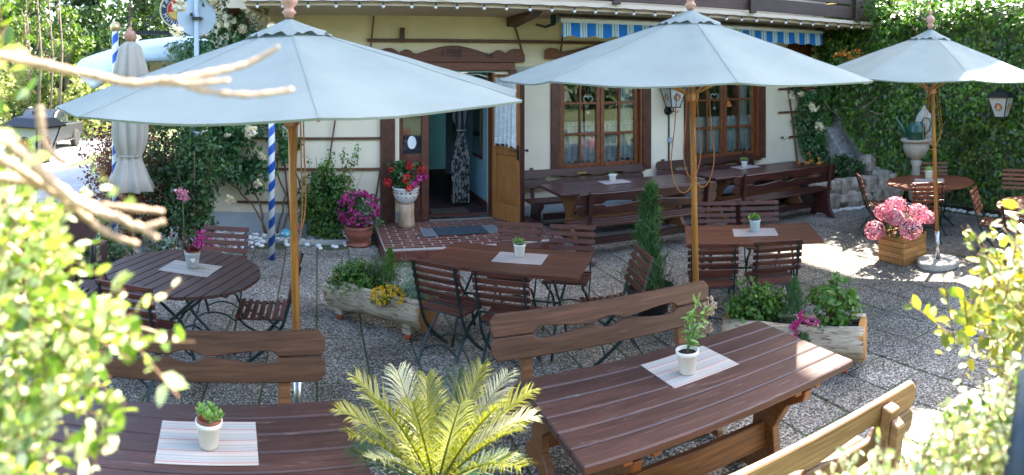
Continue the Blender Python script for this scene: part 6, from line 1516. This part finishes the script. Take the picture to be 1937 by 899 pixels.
m_ = MB(); m_.add([(1.20, -.70, 1.15), (1.20, .70, 1.15), (.64, .64, 1.66), (.64, -.64, 1.66)], [(0, 1, 2, 3)], 0, False, Tr(.03, 0, .015)); m_.build('windscreen', 'car_glass', pk)
m_ = MB(); m_.box((2.60, 0, .80), (.06, 1.1, .22)); m_.build('grille', 'black_plastic', pk); m_ = MB(); m_.box((2.62, 0, .52), (.12, 1.8, .18)); m_.build('bumper', 'car_paint', pk, bevel=.04)

# ------------------------------------------------------------------ far trees and hedge
def tree(px, r, h, w_, leaf, n, size, label, trunk=.2, z0=None, low=.12, nc=46, grp='trees beyond the road'):
    q = R_(px, r); q.z = gz(q.x, q.y); o = empty('broadleaf_tree', tuple(q), random.uniform(0, 6), label, 'tree', grp)
    m_ = MB(); m_.tube([(0, 0, 0), (.1, 0, h * .25), (0, .1, h * .55), (.05, 0, h * .85)], [trunk, trunk * .8, trunk * .5, trunk * .15], 9); m_.build('trunk', 'trunk_grey', o)
    P_ = []; D_ = []
    for k in range(nc):
        z = low + (1 - low) * random.random(); rad_ = w_ / 2 * math.sin(min(1, (z - low) / (1 - low) * 1.02 + .12) * PI) ** .55 * random.uniform(.45, 1.05); a = k * 2.4 + random.random()
        c = np.array([rad_ * math.cos(a), rad_ * math.sin(a), z * h]); cr = w_ * random.uniform(.09, .17)
        p, d = ell(n // nc, c, (cr, cr, cr * .75), .35); P_.append(p); D_.append(d + [0, 0, .4])
        if k % 5 == 0: m_ = MB(); m_.tube([(0, 0, max(.1, z - .18) * h), tuple(c * .6 + np.array([0, 0, z * h * .38])), tuple(c)], [trunk * .35, trunk * .22, trunk * .08], 5); m_.build('limb', 'trunk_grey', o)
    scatter('crown', DIAM, np.concatenate(P_), np.concatenate(D_), size, leaf, o); return o
tree(45, 37, 9.5, 4.6, 'leaf_tree', 6500, .24, 'bright green young tree in front of the wood, furthest left', low=.05)
tree(125, 35, 6.6, 4.4, 'leaf_tree', 7500, .22, 'sunlit light green tree rising behind the pickup', low=.05)
tree(175, 42, 9.0, 5.0, 'leaf_tree_dark', 5500, .28, 'shaded tree between the sunlit tree and the striped pole', low=.05)
tree(245, 39, 11.0, 7.0, 'leaf_tree_dark', 7500, .28, 'large dark tree behind the closed parasol', low=.05)
tree(315, 43, 11.0, 7.0, 'leaf_tree', 6500, .28, 'dappled tree behind the brewery sign', low=.05)
tree(385, 37, 10.0, 6.0, 'leaf_tree_dark', 6000, .28, 'dark tree behind the round road sign', low=.05)
tree(430, 42, 10.0, 7.0, 'leaf_tree_dark', 5000, .30, 'tree mostly hidden behind the upper left house corner', low=.05)
tree(105, 48, 13.0, 7.0, 'leaf_tree_dark', 5500, .32, 'tall thin crowned tree above the sunlit tree', low=.2)
tree(-20, 44, 11.0, 7.0, 'leaf_tree', 5000, .32, 'tree at the far left edge beyond the road', low=.1)
o = empty('bare_tree', tuple(R_(70, 33, -.9)), 0, 'slender bare grey trunks standing against the sky at upper left', 'tree')
for k, (dx, h, s) in enumerate(((0, 8.5, .09), (.8, 8, .07), (1.4, 8.8, .08), (-.7, 7.4, .06))): m_ = MB(); m_.tube([(dx, 0, 0), (dx + .1, .2, h * .5), (dx - .1, 0, h)], [s, s * .7, s * .2], 6); [m_.tube([(dx, 0, h * q_), (dx + random.uniform(-1, 1), random.uniform(-.5, .5), h * q_ + .9)], [.03, .008], 4) for q_ in np.linspace(.4, .9, 9)]; m_.build('trunk', 'trunk_grey', o)
hg = empty('hedge', (0, 0, 0), 0, 'long sunlit yellow green hedge on the bank behind the pickup', 'hedge'); P_ = []; D_ = []
for k in range(9000):
    px = random.uniform(-120, 560); r = 33 + 3 * random.random() + 1.5 * math.sin(px / 40); q = R_(px, r); hh = 3.0 + .5 * math.sin(px / 23) + .3 * math.sin(px / 7); z = -1.0 + hh * random.random() ** .7; P_.append((q.x, q.y, z)); D_.append((-q.x / r, -q.y / r, .9))
scatter('foliage', DIAM, P_, D_, .26, 'leaf_hedge', hg)['kind'] = 'stuff'
wd_ = MB()
P_ = []; D_ = []
for k in range(9000):
    px = random.uniform(-400, 760); r = 48 + 4 * random.random(); q = R_(px, r); z = -1 + 12.5 * random.random() * (1 + .12 * math.sin(px / 17)) * (.62 if px < 60 else 1); P_.append((q.x, q.y, z)); D_.append((-q.x / r, -q.y / r, .6))
tag(scatter('woodland', DIAM, P_, D_, .75, 'leaf_tree_dark', None), 'dense wood on the slope behind the road trees', 'woodland', kind='stuff')
P_ = []; D_ = []  # leaf mass added behind the viewer so the panes reflect something dark
for k in range(5200):
    x = random.uniform(-32, 32); z = 8.5 * random.random() * (1 + .15 * math.sin(x * .7)); P_.append((x, -13 - 2.5 * random.random(), z)); D_.append((0, 1, .5))
tag(scatter('woodland', DIAM, P_, D_, .9, 'leaf_tree_dark', None), 'added row of dark trees behind the viewer, there to darken the window reflections', 'woodland', kind='stuff')
mb = MB(); vs = []
pp = [R_(px, 54) for px in range(-500, 900, 50)]
mb.add([(p.x, p.y, -2) for p in pp] + [(p.x * 1.5, p.y * 1.5, 6.5) for p in pp], [(i, i + 1, len(pp) + i + 1, len(pp) + i) for i in range(len(pp) - 1)], 0, True); tag(mb.build('hills', 'ground_earth'), kind='structure')

# ------------------------------------------------------------------ sago palm
pq = R_(825, 2.42)
o = empty('sago_palm', tuple(pq), 0, 'yellow green sago palm with feathery fronds between the two near tables', 'palm')
m_ = MB(); m_.lathe([(.15, 0), (.18, .02), (.21, .30), (.195, .32), (.18, .30), (0, .28)], 26); m_.build('pot', 'terracotta', o)
m_ = MB(); m_.lathe([(.08, .26), (.09, .5), (.085, .75), (.06, .84), (.03, .87)], 18, ring=lambda th, r, z: r * (1 + .12 * math.sin(th * 9 + z * 60))); m_.build('trunk', 'stem_brown', o)
base = Vector((0, 0, .84)); org = o.location
def frond(px, py, r, lift, mat, W_=.078, n=44, back=.0):
    t = R_(px, r, Zat(py, r)) - org; mid = base.lerp(t, .5) + Vector((0, 0, lift)); pts = [base.lerp(mid, s).lerp(mid.lerp(t, s), s) for s in np.linspace(0, 1, 18)]
    m_ = MB(); m_.tube(pts, np.linspace(.006, .002, 18), 5); fr = m_.build('frond', 'leaf_palm', o); m_ = MB()
    for i in range(n):
        s = .20 + .80 * i / n; k = s * 17; a = int(min(16, k)); p = pts[a].lerp(pts[a + 1], k - a); d = (pts[min(17, a + 1)] - pts[a]).normalized(); side_ = d.cross(Vector((0, 0, 1))).normalized(); up = side_.cross(d)
        L = 1.3 * W_ * (math.sin(min(1, (s - .12) * 1.12) * PI) ** .6 + .28) * random.uniform(.85, 1.12)
        for q_ in (-1, 1):
            e = (d * (.62 + .5 * s) + side_ * q_ * .75 + up * .22).normalized(); e = (e + Vector((random.gauss(0, .07), random.gauss(0, .07), random.gauss(0, .07)))).normalized(); w2 = d * .0040
            m_.add([tuple(p - w2), tuple(p + w2), tuple(p + e * L * .6 + w2 * .8), tuple(p + e * L * .6 - w2 * .8), tuple(p + e * L - Vector((0, 0, L * .18)))], [(0, 1, 2, 3), (3, 2, 4)])
    m_.build('leaflets', mat, fr, fix=False)
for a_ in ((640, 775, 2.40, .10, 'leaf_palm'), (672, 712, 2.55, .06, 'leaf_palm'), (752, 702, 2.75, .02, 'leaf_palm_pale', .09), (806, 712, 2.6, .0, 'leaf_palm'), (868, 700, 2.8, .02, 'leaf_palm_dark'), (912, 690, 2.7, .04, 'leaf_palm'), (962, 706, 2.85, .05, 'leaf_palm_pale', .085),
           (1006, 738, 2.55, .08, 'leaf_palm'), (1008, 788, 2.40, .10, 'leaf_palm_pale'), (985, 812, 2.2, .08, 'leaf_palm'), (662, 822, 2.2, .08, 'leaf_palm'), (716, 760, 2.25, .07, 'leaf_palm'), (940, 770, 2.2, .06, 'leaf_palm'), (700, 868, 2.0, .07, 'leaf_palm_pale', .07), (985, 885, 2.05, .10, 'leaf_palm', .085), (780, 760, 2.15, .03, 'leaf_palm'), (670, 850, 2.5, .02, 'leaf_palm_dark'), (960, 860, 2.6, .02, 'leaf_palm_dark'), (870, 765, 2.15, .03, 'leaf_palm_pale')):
    frond(*a_)

# ------------------------------------------------------------------ near branches and leaves
def at(px, py, r): q = R_(px, r, Zat(py, r)); return q
nb_ = empty('garden_shrub', (0, 0, 0), 0, 'near sunlit leafy shrub filling the left edge of the picture', 'shrub')
def branch(pts, r, w0, w1, parent):
    pp = [at(px, py, r + dr) for px, py, dr in pts]; c = []
    for i in range(len(pp) - 1):
        p0 = pp[max(0, i - 1)]; p1 = pp[i]; p2 = pp[i + 1]; p3 = pp[min(len(pp) - 1, i + 2)]
        for s in np.linspace(0, 1, 8, endpoint=False): c.append(.5 * ((2 * p1) + (p2 - p0) * s + (2 * p0 - 5 * p1 + 4 * p2 - p3) * s * s + (3 * p1 - p0 - 3 * p2 + p3) * s ** 3))
    c.append(pp[-1]); m_ = MB(); m_.tube(c, np.linspace(w0 * .85, w1 * .55, len(c)) * (1 + .16 * np.sin(np.arange(len(c)) * 1.9) + rng.uniform(-.1, .1, len(c))), 8); m_.build('branch', 'branch_bark', parent)
sh = .62
branch([(-60, 95, 0), (60, 118, 0), (150, 138, 0), (250, 158, 0), (320, 152, 0), (380, 170, 0), (470, 180, 0), (556, 170, 0)], sh, .0062, .0042, nb_)
branch([(320, 154, 0), (400, 138, .01), (470, 120, .02), (528, 88, .02)], sh, .0050, .0038, nb_)
branch([(300, 156, 0), (370, 158, .0), (435, 152, 0)], sh, .0045, .0038, nb_)
branch([(-80, 200, 0), (40, 290, 0), (110, 355, 0), (170, 395, 0), (230, 415, 0), (262, 432, 0), (312, 418, 0)], sh, .0085, .0052, nb_)
branch([(-60, 270, .02), (60, 335, .02), (150, 400, .02), (200, 440, .02), (262, 462, .01)], sh, .0075, .0048, nb_)
branch([(-40, 330, .04), (80, 350, .04), (160, 385, .03), (230, 392, .02), (310, 400, .02)], sh, .0070, .0045, nb_)
branch([(75, 200, 0), (78, 240, 0), (85, 272, 0), (110, 300, 0), (128, 308, 0)], sh, .0060, .0050, nb_)
branch([(255, 425, 0), (280, 438, 0), (298, 452, 0)], sh, .005, .005, nb_)
branch([(-50, 420, .1), (60, 500, .1), (120, 600, .1), (160, 700, .1)], .75, .006, .003, nb_)
branch([(-50, 620, .1), (100, 600, .1), (220, 610, .1), (310, 632, .1)], .75, .004, .002, nb_)
# leaves: a picture region filled at near distance, thinner towards its outline
def leaf_region(parent, poly, n, r0, r1, size, mats, name='leaf', indiv=0, tm=LEAF):
    from mathutils.geometry import intersect_point_line
    xs_ = [p[0] for p in poly]; ys_ = [p[1] for p in poly]
    def inside(x, y):
        c = False; j = len(poly) - 1
        for i in range(len(poly)):
            xi, yi = poly[i]; xj, yj = poly[j]
            if (yi > y) != (yj > y) and x < (xj - xi) * (y - yi) / (yj - yi) + xi: c = not c
            j = i
        return c
    P_ = []
    tw = []
    while len(P_) < n:
        x = random.uniform(min(xs_), max(xs_)); y = random.uniform(min(ys_), max(ys_))
        if not inside(x, y): continue
        r = random.uniform(r0, r1); tdir = Vector((random.uniform(-.3, 1), random.uniform(-.4, .4), random.uniform(-.3, .9))).normalized(); p0 = at(x, y, r)
        k = random.randint(5, 9); L = size * .55 * k; pts = [p0 + tdir * (L * i / k) for i in range(k + 1)]; tw.append(pts)
        for i in range(k): P_.append((tuple(pts[i]), tuple(tdir), i))
    m_ = MB()
    for pts in tw: m_.tube(pts, .0011 if size < .03 else .0014, 4)
    m_.build('twigs', 'stem_brown', parent)['kind'] = 'stuff'
    P = np.array([p[0] for p in P_]); D = np.array([p[1] for p in P_]); sidev = np.cross(D, [0, 0, 1.0]); sg = np.array([1 if p[2] % 2 else -1 for p in P_])[:, None]
    Dl = D * .6 + sidev * sg * .9 + rng.normal(0, .25, D.shape); Nn = np.tile([-.2, -.5, .8], (len(P), 1)) + rng.normal(0, .35, D.shape)
    msk = np.zeros(len(P), bool); msk[:indiv] = True
    k = len(mats); idx = rng.integers(0, k, len(P))
    for q_ in range(k):
        s_ = (idx == q_) & ~msk
        if s_.any(): scatter('foliage', tm, P[s_], Nn[s_], size, mats[q_], parent, jit=.35, D=Dl[s_])['kind'] = 'stuff'
    if indiv:
        base = []
        for q_ in range(k): m2 = MB(); m2.add([tuple(v * size) for v in tm[0]], tm[1]); ob = m2.build(name, mats[q_], parent, fix=False); base.append(ob)
        for i in range(indiv):
            b0 = base[idx[i]]; ob = b0 if i < 0 else share(b0, name, parent)
            z_ = Vector(Nn[i]).normalized(); x_ = Vector(Dl[i]); x_ = (x_ - z_ * x_.dot(z_)).normalized(); y_ = z_.cross(x_); mt_ = Matrix((x_, y_, z_)).transposed(); ob.rotation_euler = mt_.to_euler(); ob.location = P[i]; s = random.uniform(.75, 1.25); ob.scale = (s, s, s)
        for b0 in base: bpy.data.objects.remove(b0)
LN = ['leaf_near', 'leaf_pale_glare', 'leaf_near', 'leaf_pale_glare']
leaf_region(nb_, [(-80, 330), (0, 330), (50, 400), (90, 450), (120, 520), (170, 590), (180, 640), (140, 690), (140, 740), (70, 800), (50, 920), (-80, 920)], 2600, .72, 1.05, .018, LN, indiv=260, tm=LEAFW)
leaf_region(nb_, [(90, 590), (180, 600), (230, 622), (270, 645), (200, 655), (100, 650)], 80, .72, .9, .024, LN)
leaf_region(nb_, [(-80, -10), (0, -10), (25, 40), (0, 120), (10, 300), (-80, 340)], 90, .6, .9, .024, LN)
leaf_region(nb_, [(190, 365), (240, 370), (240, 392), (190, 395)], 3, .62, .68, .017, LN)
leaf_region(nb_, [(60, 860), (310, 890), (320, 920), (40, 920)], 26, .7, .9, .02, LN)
ns_ = empty('garden_shrub', (0, 0, 0), 0, 'yellow green sunlit shrub at the right edge in front of the chairs', 'shrub')
leaf_region(ns_, [(1860, 520), (1930, 470), (2040, 460), (2040, 740), (1880, 720), (1820, 660), (1840, 610), (1815, 590), (1850, 560)], 1700, 1.25, 1.8, .030, ['leaf_right', 'leaf_right', 'leaf_pale_glare'], indiv=240)
leaf_region(ns_, [(1780, 600), (1850, 600), (1850, 640), (1810, 680), (1790, 640)], 60, 1.25, 1.4, .030, ['leaf_right'])
branch([(1990, 660, 0), (1920, 570, 0), (1880, 500, 0), (1850, 480, 0)], 1.35, .0035, .0015, ns_)
branch([(1990, 560, 0), (1930, 470, 0), (1895, 430, 0)], 1.35, .0035, .0015, ns_)
nw_ = empty('boxwood_shrub', (0, 0, 0), 0, 'pale sunlit small leaved shrub at the lower right corner', 'shrub')
leaf_region(nw_, [(1740, 870), (1790, 830), (1830, 810), (1870, 760), (1910, 720), (1960, 720), (1980, 930), (1720, 930)], 2300, .95, 1.35, .015, ['leaf_pale_glare', 'leaf_pale_glare', 'leaf_near'])
leaf_region(nw_, [(1560, 905), (1700, 890), (1740, 940), (1540, 940)], 120, .95, 1.2, .015, ['leaf_pale_glare'])
m_ = MB(); a = at(1935, 660, 1.0); b_ = at(1905, 930, .92); d = (a - b_); m_.tube([tuple(b_ - d * .5 + Vector((.02, 0, 0))), tuple(a + d * .1 + Vector((.045, 0, 0)))], .028, 14); tag(m_.build('metal_post', 'night_blue_post'), 'smooth dark blue slanted post at the lower right edge', 'post')
